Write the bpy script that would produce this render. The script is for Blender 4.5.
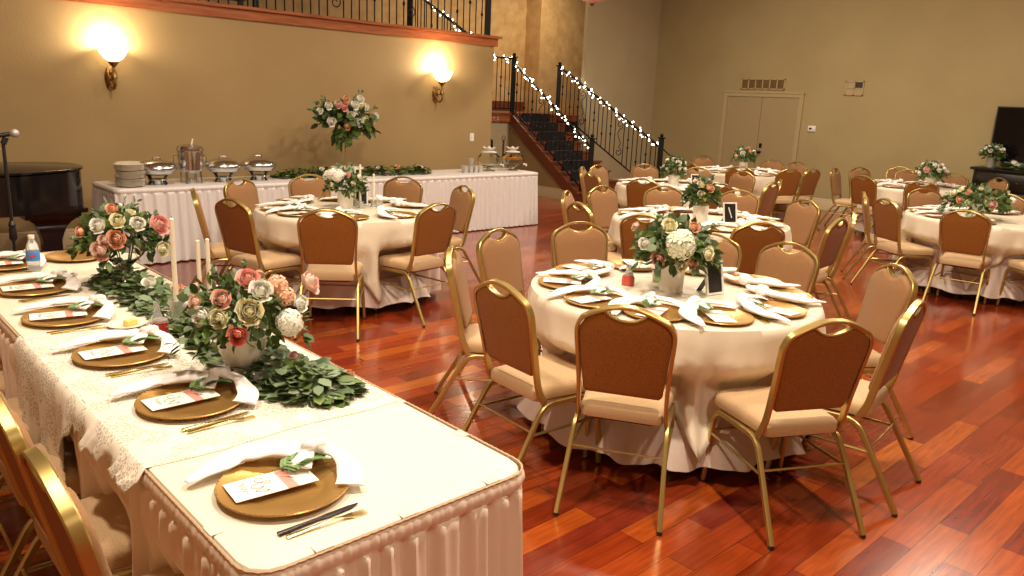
import bpy, bmesh, math, random
from mathutils import Vector, Matrix, geometry
for o in list(bpy.data.objects): bpy.data.objects.remove(o)
C = bpy.context.scene.collection
PI = math.pi
def rad(a): return math.radians(a)

# ------------------------------------------------------------------ camera
cd = bpy.data.cameras.new('camera'); cam = bpy.data.objects.new('camera', cd); C.objects.link(cam)
cd.sensor_width = 36; cd.lens = 36*775/1024; cd.clip_start = .05
RM = Matrix(((0.7320334, 0.1286238, -0.6690164), (-0.6799039, 0.2000602, -0.7054833), (0.0431016, 0.9713042, 0.2339026)))
cam.matrix_world = Matrix.Translation((0, 0, 1.75)) @ RM.to_4x4()
bpy.context.scene.camera = cam
# ------------------------------------------------------------------ exposure, world
vs = bpy.context.scene.view_settings
vs.view_transform = 'Standard'; vs.look = 'None'; vs.gamma = 1; vs.use_curve_mapping = False
vs.exposure = 0.0
w = bpy.data.worlds.new('world'); bpy.context.scene.world = w; w.use_nodes = True
w.node_tree.nodes['Background'].inputs[0].default_value = (1, .82, .62, 1)
w.node_tree.nodes['Background'].inputs[1].default_value = .10
# ------------------------------------------------------------------ ceiling lamps of the hall
def lamp(name, loc, power, size, color=(1, .80, .56), aim=None, spot=None):
    if spot:
        l = bpy.data.lights.new(name, 'SPOT'); l.spot_size = rad(spot); l.spot_blend = .7; l.shadow_soft_size = size
    else:
        l = bpy.data.lights.new(name, 'AREA'); l.shape = 'DISK'; l.size = size
    l.energy = power; l.color = color
    o = bpy.data.objects.new(name, l); C.objects.link(o); o.location = loc
    if aim: o.rotation_euler = (Vector(aim)-Vector(loc)).to_track_quat('-Z', 'Y').to_euler()
    return o
WARM = (1, .84, .65)
lamp('ceiling_light', (0.2, 2.8, 4.9), 150, .30, WARM)
lamp('ceiling_light', (2.5, 1.2, 4.9), 180, .30, WARM)
lamp('ceiling_light', (1.2, -1.4, 4.9), 110, .35, WARM)
lamp('ceiling_light', (2.8, 5.0, 4.9), 130, .4, WARM)
lamp('ceiling_light', (6.2, 1.2, 4.9), 150, .35, WARM)
lamp('ceiling_light', (6.6, 4.8, 4.9), 150, .4, WARM)
lamp('ceiling_light', (10.2, 2.6, 4.9), 150, .4, WARM)
lamp('ceiling_light', (10.6, 6.6, 4.9), 170, .4, WARM)
lamp('landing_light', (10.4, 12.1, 4.7), 42, .25, (1, .78, .5))
lamp('landing_light', (12.9, 12.3, 4.7), 62, .25, (1, .80, .55))

# ------------------------------------------------------------------ materials
def mat(name, col, rough=.6, metal=0, **k):
    m = bpy.data.materials.new(name); m.use_nodes = True
    b = m.node_tree.nodes['Principled BSDF']
    b.inputs['Base Color'].default_value = (*col, 1); b.inputs['Roughness'].default_value = rough
    b.inputs['Metallic'].default_value = metal
    for kk, v in k.items():
        b.inputs[kk.replace('_', ' ')].default_value = v
    return m
def N(m, t): return m.node_tree.nodes.new(t)
def L(m, a, b): m.node_tree.links.new(a, b)
def noisy(m, col2, scale=20, detail=4, lo=.35, hi=.65, bump=0, bscale=None, coord='Object', stretch=None, bdist=.01):
    b = m.node_tree.nodes['Principled BSDF']; tc = N(m, 'ShaderNodeTexCoord')
    src = tc.outputs[coord]
    if stretch:
        mp = N(m, 'ShaderNodeMapping'); mp.inputs['Scale'].default_value = stretch; L(m, src, mp.inputs[0]); src = mp.outputs[0]
    n = N(m, 'ShaderNodeTexNoise'); n.inputs['Scale'].default_value = scale; n.inputs['Detail'].default_value = detail
    L(m, src, n.inputs['Vector'])
    r = N(m, 'ShaderNodeValToRGB'); c1 = b.inputs['Base Color'].default_value[:]
    r.color_ramp.elements[0].position = lo; r.color_ramp.elements[0].color = c1
    r.color_ramp.elements[1].position = hi; r.color_ramp.elements[1].color = (*col2, 1)
    L(m, n.outputs['Fac'], r.inputs[0]); L(m, r.outputs[0], b.inputs['Base Color'])
    if bump:
        n2 = N(m, 'ShaderNodeTexNoise'); n2.inputs['Scale'].default_value = bscale or scale*3; n2.inputs['Detail'].default_value = 3
        L(m, src, n2.inputs['Vector'])
        bp = N(m, 'ShaderNodeBump'); bp.inputs['Strength'].default_value = bump; bp.inputs['Distance'].default_value = bdist
        L(m, n2.outputs['Fac'], bp.inputs['Height']); L(m, bp.outputs[0], b.inputs['Normal'])
    return m
def island(m, cols):
    """each leaf or petal gets a slightly different shade of its own"""
    b = m.node_tree.nodes['Principled BSDF']; g = N(m, 'ShaderNodeNewGeometry'); r = N(m, 'ShaderNodeValToRGB')
    el = r.color_ramp.elements
    for i, c in enumerate(cols):
        e = el[i] if i < 2 else el.new(i/(len(cols)-1))
        e.position = i/(len(cols)-1); e.color = (*c, 1)
    L(m, g.outputs['Random Per Island'], r.inputs[0]); L(m, r.outputs[0], b.inputs['Base Color'])
    return m
M = {}
M['wall'] = noisy(mat('cream_tan_wall_paint', (.33, .225, .098), .75), (.36, .25, .112), 1.2, 3, bump=.15, bscale=60)
M['backwall'] = noisy(mat('brown_tan_wall_paint', (.37, .29, .14), .8), (.40, .315, .155), 1.3, 3, bump=.15, bscale=60)
M['sidewall'] = noisy(mat('taupe_wall_paint', (.42, .345, .21), .8), (.45, .37, .23), 1.3, 3, bump=.15, bscale=60)
M['faux'] = noisy(mat('golden_faux_finish_plaster', (.50, .31, .12), .7), (.68, .48, .24), 5, 8, .3, .75, bump=.5, bscale=30)
M['ceil'] = mat('ceiling_paint', (.5, .42, .30), .9)
M['baseb'] = mat('cream_baseboard_paint', (.60, .47, .29), .45)
M['doorp'] = mat('door_paint', (.37, .28, .145), .55)
M['trimp'] = mat('door_trim_paint', (.44, .335, .18), .5)
M['ledge'] = noisy(mat('cherry_stained_wood', (.25, .065, .02), .3, Coat_Weight=.3), (.38, .12, .04), 6, 6, bump=.05, stretch=(.6, 6, 6))
M['treadw'] = noisy(mat('dark_cherry_tread_wood', (.15, .035, .014), .35), (.21, .055, .02), 6, 6, stretch=(.6, 6, 6))
M['iron'] = mat('black_wrought_iron', (.012, .011, .011), .45, .6)
M['bulb'] = mat('fairy_bulb_glow', (1, .93, .8), .4); bb = M['bulb'].node_tree.nodes['Principled BSDF']
bb.inputs['Emission Color'].default_value = (1, .93, .78, 1); bb.inputs['Emission Strength'].default_value = 14
M['wire'] = mat('pale_light_cord', (.55, .55, .45), .6)
M['shade'] = mat('frosted_sconce_glass', (1, .9, .7), .5); bb = M['shade'].node_tree.nodes['Principled BSDF']
bb.inputs['Emission Color'].default_value = (1, .82, .5, 1); bb.inputs['Emission Strength'].default_value = 7
M['brass'] = noisy(mat('antique_brass', (.42, .24, .08), .35, .9), (.12, .06, .02), 25, 4)
M['gold'] = mat('gold_painted_steel', (.50, .37, .13), .33, .85)
M['goldshine'] = mat('polished_gold', (.85, .70, .30), .18, 1)
M['charger'] = mat('antique_gold_charger', (.50, .29, .085), .34, .7)
M['chargedk'] = mat('dark_charger_underside', (.05, .03, .015), .5)
M['glide'] = mat('dark_glide', (.03, .025, .02), .3, .5)
def fabric(name, c1, c2, sc=260):
    m = mat(name, c1, .85, Sheen_Weight=.08); noisy(m, c2, sc, 2, .3, .7, bump=.5, bscale=sc, bdist=.002); return m
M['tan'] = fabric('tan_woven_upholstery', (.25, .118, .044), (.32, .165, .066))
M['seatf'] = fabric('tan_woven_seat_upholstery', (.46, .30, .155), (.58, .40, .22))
M['brown'] = fabric('caramel_brown_woven_back', (.21, .068, .003), (.31, .110, .006), 150)
M['cloth'] = mat('ivory_satin_cloth', (.77, .70, .555), .5, Sheen_Weight=.2)
M['overlay'] = noisy(mat('cream_satin_overlay', (.78, .70, .55), .38, Sheen_Weight=.2), (.73, .64, .49), 9, 4)
M['blush'] = mat('blush_underlay_cloth', (.62, .50, .43), .65)
M['skirt'] = mat('blush_pleated_satin', (.86, .71, .58), .33)
M['white_skirt'] = mat('white_pleated_satin', (.72, .68, .67), .4)
M['lace'] = mat('ivory_lace', (.78, .72, .60), .75)
M['napkin'] = noisy(mat('white_linen_napkin', (.88, .83, .80), .75), (.80, .74, .72), 30, 2, bump=.3, bscale=120, bdist=.002)
M['card'] = mat('white_card', (.86, .83, .74), .6)
M['ink'] = mat('grey_ink', (.25, .25, .2), .7)
M['ribbon'] = mat('pink_band', (.75, .30, .24), .6)
M['steel'] = mat('polished_steel', (.60, .61, .62), .2, 1)
M['blacklac'] = mat('black_lacquer', (.006, .006, .007), .12)
M['black'] = mat('black_plastic', (.012, .012, .013), .4)
M['darkwood'] = mat('black_stained_wood', (.012, .008, .006), .3)
M['screen'] = mat('television_screen', (.004, .003, .004), .12)
M['white'] = mat('white_ceramic', (.82, .78, .70), .3)
M['china'] = mat('cream_china', (.82, .75, .62), .25)
M['plasticw'] = mat('white_plastic', (.8, .78, .72), .4)
M['butter'] = mat('butter', (.85, .62, .18), .45)
M['jam'] = mat('red_preserve', (.28, .02, .015), .15)
M['pinkliq'] = mat('pink_red_liquid', (.55, .09, .06), .12)
M['wax'] = mat('ivory_candle_wax', (.85, .77, .62), .5, Subsurface_Weight=.2)
M['orange'] = mat('orange_slice', (.9, .35, .02), .4)
M['label'] = mat('blue_bottle_label', (.05, .22, .62), .4)
M['red'] = mat('red_label_print', (.55, .03, .04), .4)
M['stem'] = mat('green_stem', (.06, .13, .03), .6)
M['glass'] = mat('clear_glass', (.95, .97, .95), .03, Transmission_Weight=1.0, IOR=1.22)
M['bglass'] = mat('bottle_glass', (.85, .88, .85), .12, Transmission_Weight=.75, IOR=1.15)
M['frost'] = mat('mercury_glass', (.55, .57, .52), .25, .4, Transmission_Weight=.3)
M['leaf'] = island(mat('green_leaf', (.05, .12, .03), .5), [(.030, .055, .014), (.065, .115, .022), (.12, .19, .035), (.045, .08, .022)])
M['euca'] = island(mat('eucalyptus_leaf', (.1, .2, .1), .55), [(.06, .11, .04), (.14, .20, .10), (.22, .29, .17), (.09, .15, .05)])
M['herb'] = island(mat('herb_leaf', (.1, .2, .05), .55), [(.06, .15, .03), (.14, .26, .06), (.2, .3, .12)])
for n_, cs in dict(rw=[(.92, .91, .84), (.88, .86, .74), (.93, .92, .88)], rcream=[(.90, .86, .60), (.86, .80, .50), (.92, .90, .74)],
                   rblush=[(.90, .62, .52), (.86, .50, .42), (.92, .74, .64)], rpink=[(.90, .50, .45), (.86, .38, .34), (.92, .62, .56)],
                   rpeach=[(.88, .52, .33), (.80, .38, .22), (.9, .62, .46)], rcoral=[(.85, .25, .17), (.75, .16, .10), (.86, .42, .32)],
                   rhyd=[(.78, .82, .62), (.86, .86, .72), (.70, .78, .52)]).items():
    M[n_] = island(mat('petal_'+n_, cs[0], .65), cs)

def lace_mat():
    m = M['lace']; nt = m.node_tree; b = nt.nodes['Principled BSDF']
    tc = N(m, 'ShaderNodeTexCoord'); v = N(m, 'ShaderNodeTexVoronoi'); v.feature = 'DISTANCE_TO_EDGE'; v.inputs['Scale'].default_value = 75
    L(m, tc.outputs['Object'], v.inputs['Vector'])
    r = N(m, 'ShaderNodeValToRGB'); r.color_ramp.elements[0].position = .10; r.color_ramp.elements[0].color = (1, 1, 1, 1)
    r.color_ramp.elements[1].position = .16; r.color_ramp.elements[1].color = (.50, .50, .50, 1)
    L(m, v.outputs['Distance'], r.inputs[0])
    n = N(m, 'ShaderNodeTexNoise'); n.inputs['Scale'].default_value = 9; L(m, tc.outputs['Object'], n.inputs['Vector'])
    r2 = N(m, 'ShaderNodeValToRGB'); r2.color_ramp.elements[0].position = .48; r2.color_ramp.elements[0].color = (0, 0, 0, 1)
    r2.color_ramp.elements[1].position = .53; L(m, n.outputs['Fac'], r2.inputs[0])
    mx = N(m, 'ShaderNodeMath'); mx.operation = 'MAXIMUM'; L(m, r.outputs[0], mx.inputs[0]); L(m, r2.outputs[0], mx.inputs[1])
    L(m, mx.outputs[0], b.inputs['Alpha'])
lace_mat()
def floor_mat():
    m = mat('cherry_plank_floor', (.2, .04, .01), .2, Coat_Weight=.35, Coat_Roughness=.12)
    b = m.node_tree.nodes['Principled BSDF']; tc = N(m, 'ShaderNodeTexCoord')
    def brick(off, w):
        mp = N(m, 'ShaderNodeMapping'); mp.inputs['Location'].default_value = off; L(m, tc.outputs['Object'], mp.inputs[0])
        br = N(m, 'ShaderNodeTexBrick'); br.offset = .37; br.offset_frequency = 2; br.squash = 1
        br.inputs['Color1'].default_value = (0, 0, 0, 1); br.inputs['Color2'].default_value = (1, 1, 1, 1); br.inputs['Mortar'].default_value = (0, 0, 0, 1)
        br.inputs['Scale'].default_value = 1; br.inputs['Mortar Size'].default_value = .0012; br.inputs['Mortar Smooth'].default_value = .1
        br.inputs['Brick Width'].default_value = w; br.inputs['Row Height'].default_value = .124
        L(m, mp.outputs[0], br.inputs['Vector']); return br
    b1 = brick((3.3, 7, 0), .86)
    r = N(m, 'ShaderNodeValToRGB'); el = r.color_ramp.elements
    stops = [(0, (.15, .017, .004)), (.18, (.26, .034, .006)), (.36, (.18, .022, .009)), (.5, (.31, .048, .008)), (.64, (.22, .028, .010)), (.78, (.36, .068, .009)), (.9, (.27, .037, .009)), (1, (.44, .115, .016))]
    for i, (p, c) in enumerate(stops):
        e = el[i] if i < 2 else el.new(p)
        e.position = p; e.color = (*c, 1)
    L(m, b1.outputs['Color'], r.inputs[0])
    mp = N(m, 'ShaderNodeMapping'); mp.inputs['Scale'].default_value = (1.6, 22, 1); L(m, tc.outputs['Object'], mp.inputs[0])
    n = N(m, 'ShaderNodeTexNoise'); n.inputs['Scale'].default_value = 2.2; n.inputs['Detail'].default_value = 7; n.inputs['Distortion'].default_value = .8
    L(m, mp.outputs[0], n.inputs['Vector'])
    r2 = N(m, 'ShaderNodeValToRGB'); r2.color_ramp.elements[0].position = .3; r2.color_ramp.elements[0].color = (.72, .68, .66, 1)
    r2.color_ramp.elements[1].position = .7; r2.color_ramp.elements[1].color = (1.15, 1.14, 1.1, 1)
    L(m, n.outputs['Fac'], r2.inputs[0])
    mx = N(m, 'ShaderNodeMix'); mx.data_type = 'RGBA'; mx.blend_type = 'MULTIPLY'; mx.inputs[0].default_value = 1
    L(m, r.outputs[0], mx.inputs[6]); L(m, r2.outputs[0], mx.inputs[7])
    mm = N(m, 'ShaderNodeMix'); mm.data_type = 'RGBA'; mm.inputs[7].default_value = (.03, .008, .004, 1)
    L(m, b1.outputs['Fac'], mm.inputs[0]); L(m, mx.outputs[2], mm.inputs[6]); L(m, mm.outputs[2], b.inputs['Base Color'])
    n3 = N(m, 'ShaderNodeTexNoise'); n3.inputs['Scale'].default_value = 1.2; L(m, tc.outputs['Object'], n3.inputs['Vector'])
    mr = N(m, 'ShaderNodeMapRange'); mr.inputs[3].default_value = .14; mr.inputs[4].default_value = .30
    L(m, n3.outputs['Fac'], mr.inputs[0]); L(m, mr.outputs[0], b.inputs['Roughness'])
    return m
M['floor'] = floor_mat()
def carpet_mat():
    m = mat('dark_patterned_stair_carpet', (.02, .012, .016), .95)
    b = m.node_tree.nodes['Principled BSDF']; tc = N(m, 'ShaderNodeTexCoord'); v = N(m, 'ShaderNodeTexVoronoi'); v.inputs['Scale'].default_value = 12
    L(m, tc.outputs['Object'], v.inputs['Vector']); r = N(m, 'ShaderNodeValToRGB')
    r.color_ramp.elements[0].position = .16; r.color_ramp.elements[0].color = (.07, .06, .06, 1)
    r.color_ramp.elements[1].position = .26; r.color_ramp.elements[1].color = (.010, .006, .008, 1)
    L(m, v.outputs['Distance'], r.inputs[0]); L(m, r.outputs[0], b.inputs['Base Color']); return m
M['carpet'] = carpet_mat()

# ------------------------------------------------------------------ mesh helpers
class MB:
    def __init__(s): s.v = []; s.f = []
    def add(s, vs_, fs): n = len(s.v); s.v += [tuple(p) for p in vs_]; s.f += [tuple(i+n for i in f) for f in fs]; return s
    def box(s, a, b):
        x0, y0, z0 = a; x1, y1, z1 = b
        return s.add([(x0, y0, z0), (x1, y0, z0), (x1, y1, z0), (x0, y1, z0), (x0, y0, z1), (x1, y0, z1), (x1, y1, z1), (x0, y1, z1)],
                     [(0, 3, 2, 1), (4, 5, 6, 7), (0, 1, 5, 4), (1, 2, 6, 5), (2, 3, 7, 6), (3, 0, 4, 7)])
    def lathe(s, prof, n=24, c=(0, 0, 0), caps=True):
        vv = []; m = len(prof)
        for i in range(n):
            a = 2*PI*i/n
            for r, z in prof: vv.append((c[0]+r*math.cos(a), c[1]+r*math.sin(a), c[2]+z))
        ff = []
        for i in range(n):
            j = (i+1) % n
            for k in range(m-1): ff.append((i*m+k, j*m+k, j*m+k+1, i*m+k+1))
        if caps:
            if prof[0][0] > 1e-5: ff.append(tuple(i*m for i in range(n))[::-1])
            if prof[-1][0] > 1e-5: ff.append(tuple(i*m+m-1 for i in range(n)))
        return s.add(vv, ff)
    def sweep(s, pts, prof, closed=False, up=(0, 0, 1), scale=None, caps=True):
        pts = [Vector(p) for p in pts]; n = len(pts); k = len(prof); vv = []; prev = None
        for i, p in enumerate(pts):
            if closed: t = pts[(i+1) % n]-pts[i-1]
            else: t = pts[min(i+1, n-1)]-pts[max(i-1, 0)]
            if t.length < 1e-9: t = Vector((0, 0, 1))
            t.normalize()
            if prev is None:
                u = Vector(up); u = u-t*u.dot(t)
                if u.length < 1e-4: u = t.orthogonal()
            else: u = prev-t*prev.dot(t)
            u.normalize(); prev = u; b = t.cross(u); sc = scale[i] if scale else (1, 1)
            if not isinstance(sc, (tuple, list)): sc = (sc, sc)
            for a, c in prof: vv.append(p+b*(a*sc[0])+u*(c*sc[1]))
        ff = []
        for i in range(n if closed else n-1):
            j = (i+1) % n
            for q in range(k): r = (q+1) % k; ff.append((i*k+q, i*k+r, j*k+r, j*k+q))
        if not closed and caps: ff.append(tuple(range(k))[::-1]); ff.append(tuple((n-1)*k+q for q in range(k)))
        return s.add(vv, ff)
    def tube(s, pts, r, n=8, **k): return s.sweep(pts, circ(r, n), **k)
    def loft(s, rings, cap0=True, cap1=True, closed=True):
        k = len(rings[0]); vv = [p for r in rings for p in r]; ff = []
        for i in range(len(rings)-1):
            for q in range(k if closed else k-1):
                r = (q+1) % k; ff.append((i*k+q, i*k+r, (i+1)*k+r, (i+1)*k+q))
        if cap0: ff.append(tuple(range(k))[::-1])
        if cap1: ff.append(tuple((len(rings)-1)*k+q for q in range(k)))
        return s.add(vv, ff)
    def ball(s, c, r, n=8, sz=1):
        prof = [(r*math.sin(PI*i/(n//2+1)), -r*sz*math.cos(PI*i/(n//2+1))) for i in range(n//2+2)]
        prof[0] = (1e-6, -r*sz); prof[-1] = (1e-6, r*sz)
        return s.lathe(prof, n, c, False)
    def mesh(s, name, m, sharp=35, recalc=True):
        me = bpy.data.meshes.new(name); me.from_pydata(s.v, [], s.f)
        if recalc:
            bm = bmesh.new(); bm.from_mesh(me); bmesh.ops.remove_doubles(bm, verts=bm.verts, dist=1e-5)
            bmesh.ops.recalc_face_normals(bm, faces=bm.faces); bm.to_mesh(me); bm.free()
        me.materials.append(m)
        for p in me.polygons: p.use_smooth = True
        if sharp < 180: me.set_sharp_from_angle(angle=rad(sharp))
        me.update(); return me
    def build(s, name, m, parent=None, sharp=35, loc=None, recalc=True):
        return put(name, s.mesh(name, m, sharp, recalc), parent, loc)
def put(name, me, parent=None, loc=None, rz=0):
    o = bpy.data.objects.new(name, me); C.objects.link(o)
    if parent: o.parent = parent
    if loc: o.location = loc
    o.rotation_euler.z = rz
    return o
def circ(r, n=8): return [(r*math.cos(2*PI*i/n), r*math.sin(2*PI*i/n)) for i in range(n)]
def rrect(w, h, c): return [(w-c, -h), (w, -h+c), (w, h-c), (w-c, h), (-w+c, h), (-w, h-c), (-w, -h+c), (-w+c, -h)]
def fillet(pts, r, n=6):
    pts = [Vector(p) for p in pts]; out = [pts[0]]
    for i in range(1, len(pts)-1):
        a, b, c = pts[i-1], pts[i], pts[i+1]; d = min(r, (a-b).length*.48, (c-b).length*.48)
        p = b+(a-b).normalized()*d; q = b+(c-b).normalized()*d
        for k in range(n+1): t = k/n; out.append(p*(1-t)**2+b*2*t*(1-t)+q*t*t)
    out.append(pts[-1]); return out
def smooth(pts, n=6, closed=False):
    P = [Vector(p) for p in pts]; out = []; m = len(P)
    for i in range(m if closed else m-1):
        p0 = P[(i-1) % m] if closed or i > 0 else P[0]; p1 = P[i]; p2 = P[(i+1) % m]; p3 = P[(i+2) % m] if closed or i+2 < m else P[-1]
        for k in range(n):
            t = k/n; out.append(.5*((2*p1)+(p2-p0)*t+(2*p0-5*p1+4*p2-p3)*t*t+(3*p1-p0-3*p2+p3)*t**3))
    if not closed: out.append(P[-1])
    return out
def tag(o, label=None, cat=None, group=None, kind=None):
    if label: o['label'] = label
    if cat: o['category'] = cat
    if group: o['group'] = group
    if kind: o['kind'] = kind
    return o
def thing(name, label, cat, loc=(0, 0, 0), rz=0, group=None):
    o = bpy.data.objects.new(name, None); C.objects.link(o); o.location = loc; o.rotation_euler.z = rz
    o.empty_display_size = .1
    return tag(o, label, cat, group)
def dup(o, loc=None, rz=None, parent=None):
    c = o.copy(); C.objects.link(c)
    if parent: c.parent = parent
    if loc is not None: c.location = loc
    if rz is not None: c.rotation_euler.z = rz
    for ch in list(o.children): dup(ch, parent=c)
    return c
used = set()
def inst(proto, loc, rz, label, group=None):
    """first use moves the first one built, later uses copy it with its parts"""
    if proto.name in used: o = dup(proto, loc, rz)
    else: used.add(proto.name); o = proto; o.location = loc; o.rotation_euler.z = rz
    o['label'] = label
    if group: o['group'] = group
    return o
def struct(o): o['kind'] = 'structure'; return o

# ------------------------------------------------------------------ the room
WX, WY = 14.4, 9.27
ENDX = 8.19
struct(MB().box((-3, -4, -.1), (16.6, 14.2, 0)).build('floor', M['floor']))
struct(MB().box((-3, -4, 5.2), (16.6, 14.2, 5.3)).build('ceiling', M['ceil']))
struct(MB().box((-3, WY, 0), (ENDX, WY+.2, 2.55)).build('wall_left', M['wall']))
struct(MB().box((WX, -4, 0), (WX+.15, 10.88, 5.2)).build('wall_back', M['backwall']))
struct(MB().box((12.06, 10.88, 0), (WX+.15, 10.96, 5.2)).build('wall_side', M['sidewall']))
struct(MB().box((-3.15, -4, 0), (-3, 14.2, 5.2)).build('wall_west', M['wall']))
struct(MB().box((-3, -4.15, 0), (14.6, -4, 5.2)).build('wall_south', M['wall']))
struct(MB().box((-3, 14.0, 0), (16.6, 14.2, 5.2)).build('wall_north', M['faux']))
struct(MB().box((13.35, 13.5, 0), (16.6, 14.0, 5.2)).build('wall_pilaster', M['faux']))
# balcony slab and its cherry ledge
struct(MB().box((-3, WY+.2, 2.5), (7.4, 11.2, 2.68)).build('floor_balcony', M['ceil']))
led = MB(); led.box((-3, WY-.03, 2.55), (ENDX+.05, WY+.22, 2.665)); led.box((-3, WY-.07, 2.665), (ENDX+.10, WY+.26, 2.70))
struct(led.build('trim_1', M['ledge']))
def baseboard(name, x0, y0, x1, y1, nx, ny, h=.21):
    # profile extruded along a wall foot; nx,ny = direction into the room
    prof = [(0, 0), (.022, 0), (.022, h-.05), (.014, h-.035), (.016, h-.02), (.006, h), (0, h)]
    a = [(x0+nx*d, y0+ny*d, z) for d, z in prof]; b = [(x1+nx*d, y1+ny*d, z) for d, z in prof]
    return struct(MB().loft([a, b]).build(name, M['baseb']))
baseboard('baseboard_left', -3, WY, ENDX, WY, 0, -1)
baseboard('baseboard_back', WX, -4, WX, 7.33, -1, 0)
baseboard('baseboard_side', WX, 10.88, 12.4, 10.88, 0, -1)
# far double door in the back wall
for i, (y0, y1) in enumerate(((7.43, 8.20), (8.21, 8.98))):
    d = struct(MB().box((WX-.025, y0, .01), (WX-.002, y1, 2.04)).build('door_%d' % (i+1), M['doorp']))
    if i == 0:
        for z in (.3, 1.1, 1.8): MB().box((WX-.034, y0-.012, z-.05), (WX-.022, y0+.006, z+.05)).build('hinge', M['trimp'], d)
        kn = MB(); kn.lathe([(0.001, 0), (.028, 0), (.028, .01), (.012, .02), (.012, .04), (.03, .055), (.03, .075), (.012, .09), (.001, .092)], 14)
        k = kn.build('door_handle', M['iron'], d, loc=(WX-.025, y1-.07, .98)); k.rotation_euler = (0, -PI/2, 0)
        MB().box((WX-.032, y1-.10, 1.06), (WX-.024, y1-.04, 1.15)).build('lock_plate', M['iron'], d)
tr = MB(); prof_t = .035
tr.box((WX-prof_t, 7.34, 0), (WX-.002, 7.425, 2.14)); tr.box((WX-prof_t, 8.985, 0), (WX-.002, 9.07, 2.14)); tr.box((WX-prof_t, 7.4255, 2.05), (WX-.002, 8.9845, 2.139))
tr.box((WX-prof_t-.012, 7.33, 2.12), (WX-.002, 9.08, 2.15))
struct(tr.build('trim_2', M['trimp']))
# wall grille above the door: frame and six panes of louvres
g = thing('wall_grille', 'wide tan louvred return-air grille mounted on brown wall just above the double door', 'vent', (WX-.002, 8.24, 2.19))
fr = MB(); Wg, Hg = .95, .21
fr.box((-.02, -Wg/2, 0), (0, Wg/2, .022)); fr.box((-.02, -Wg/2, Hg-.022), (0, Wg/2, Hg))
for k in range(7):
    yy = -Wg/2+.011+k*(Wg-.022)/6; fr.box((-.02, yy-.011, 0), (0, yy+.011, Hg))
fr.build('frame', M['trimp'], g)
sl = MB()
for k in range(9):
    z = .03+k*.018; sl.add([(-.014, -Wg/2+.02, z), (-.014, Wg/2-.02, z), (-.004, Wg/2-.02, z+.012), (-.004, -Wg/2+.02, z+.012)], [(0, 1, 2, 3)])
sl.build('louvre', mat('shadow_brown_louvre', (.20, .115, .045), .6), g)
g = thing('wall_vent', 'small square vent with one dark corner opening on brown wall right of the double door', 'vent', (WX-.002, 6.41, 2.12))
fr = MB(); fr.box((-.018, -.17, 0), (0, .17, .02)); fr.box((-.018, -.17, .235), (0, .17, .255)); fr.box((-.018, -.17, 0), (0, -.15, .255)); fr.box((-.018, .15, 0), (0, .17, .255))
fr.box((-.018, -.01, 0), (0, .01, .255)); fr.box((-.018, -.15, .12), (0, .15, .135)); fr.build('frame', M['trimp'], g)
sl = MB(); sl.box((-.008, .01, .02), (-.002, .15, .235)); sl.box((-.008, -.15, .02), (-.002, -.01, .12)); sl.build('louvre', mat('pale_louvre', (.42, .32, .18), .6), g)
MB().box((-.006, -.15, .135), (-.002, -.01, .235)).build('opening', mat('dark_opening', (.05, .03, .025), .7), g)
g = thing('thermostat', 'small white thermostat on brown wall right of the double door', 'thermostat', (WX-.002, 7.11, 1.49))
MB().loft([[(0, y, z) for y, z in rrect(.075, .055, .012)], [(-.02, y, z) for y, z in rrect(.075, .055, .012)], [(-.028, y, z) for y, z in rrect(.065, .045, .01)]]).build('body', M['plasticw'], g)
MB().box((-.0295, -.005, -.015), (-.0275, .045, .02)).build('display', M['black'], g)
g = thing('light_switch', 'white light switch plate on cream wall above buffet end', 'switch', (7.80, WY-.001, 1.19))
MB().loft([[(x, 0, z) for x, z in rrect(.04, .062, .008)], [(x, -.006, z) for x, z in rrect(.038, .06, .008)]]).build('plate', M['plasticw'], g)
MB().box((-.014, -.011, -.03), (.014, -.005, .03)).build('rocker', M['plasticw'], g)

# ------------------------------------------------------------------ sconces
def sconce(x, label):
    t = thing('wall_sconce', label, 'lamp', (x, WY, 1.66), group='lit wall sconces')
    bp = MB(); bp.loft([[(.055*s*math.cos(a), -.001-q, .14+.13*s*math.sin(a)) for a in [2*PI*i/16 for i in range(16)]] for s, q in ((1, 0), (.95, .012), (.6, .03), (.2, .04))])
    bp.build('backplate', M['brass'], t)
    arm = MB(); arm.sweep(smooth([(0, -.03, .10), (0, -.10, .04), (0, -.165, .07), (0, -.17, .16), (0, -.16, .25)], 6), circ(.014, 8))
    arm.sweep(smooth([(0, -.03, .18), (.03, -.07, .22), (.04, -.10, .17), (.02, -.12, .14), (0, -.14, .16)], 5), circ(.009, 6))
    arm.sweep(smooth([(0, -.03, .18), (-.03, -.07, .22), (-.04, -.10, .17), (-.02, -.12, .14), (0, -.14, .16)], 5), circ(.009, 6))
    arm.build('scroll_arm', M['brass'], t)
    cup = MB(); cup.lathe([(.001, -.04), (.018, -.03), (.008, -.01), (.03, .01), (.026, .05), (.012, .07), (.014, .12), (.05, .16), (.055, .175), (.001, .18)], 16, (0, -.16, .14))
    cup.build('candle_cup', M['brass'], t)
    sh = MB(); sh.lathe([(.05, 0), (.085, .02), (.125, .07), (.15, .135), (.152, .14), (.146, .14), (.12, .075), (.08, .028), (.048, .008)], 24, (0, -.165, .325), False)
    sh.build('glass_shade', M['shade'], t)
    l = bpy.data.lights.new('sconce_light', 'POINT'); l.energy = 46; l.color = (1, .82, .56); l.shadow_soft_size = .05
    o = bpy.data.objects.new('sconce_light', l); C.objects.link(o); o.location = (x, WY-.13, 2.16)
sconce(2.70, 'brass wall sconce with glowing glass shade above the piano and plate stack')
sconce(7.08, 'brass wall sconce with glowing glass shade above the drink dispenser end of buffet')

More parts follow.
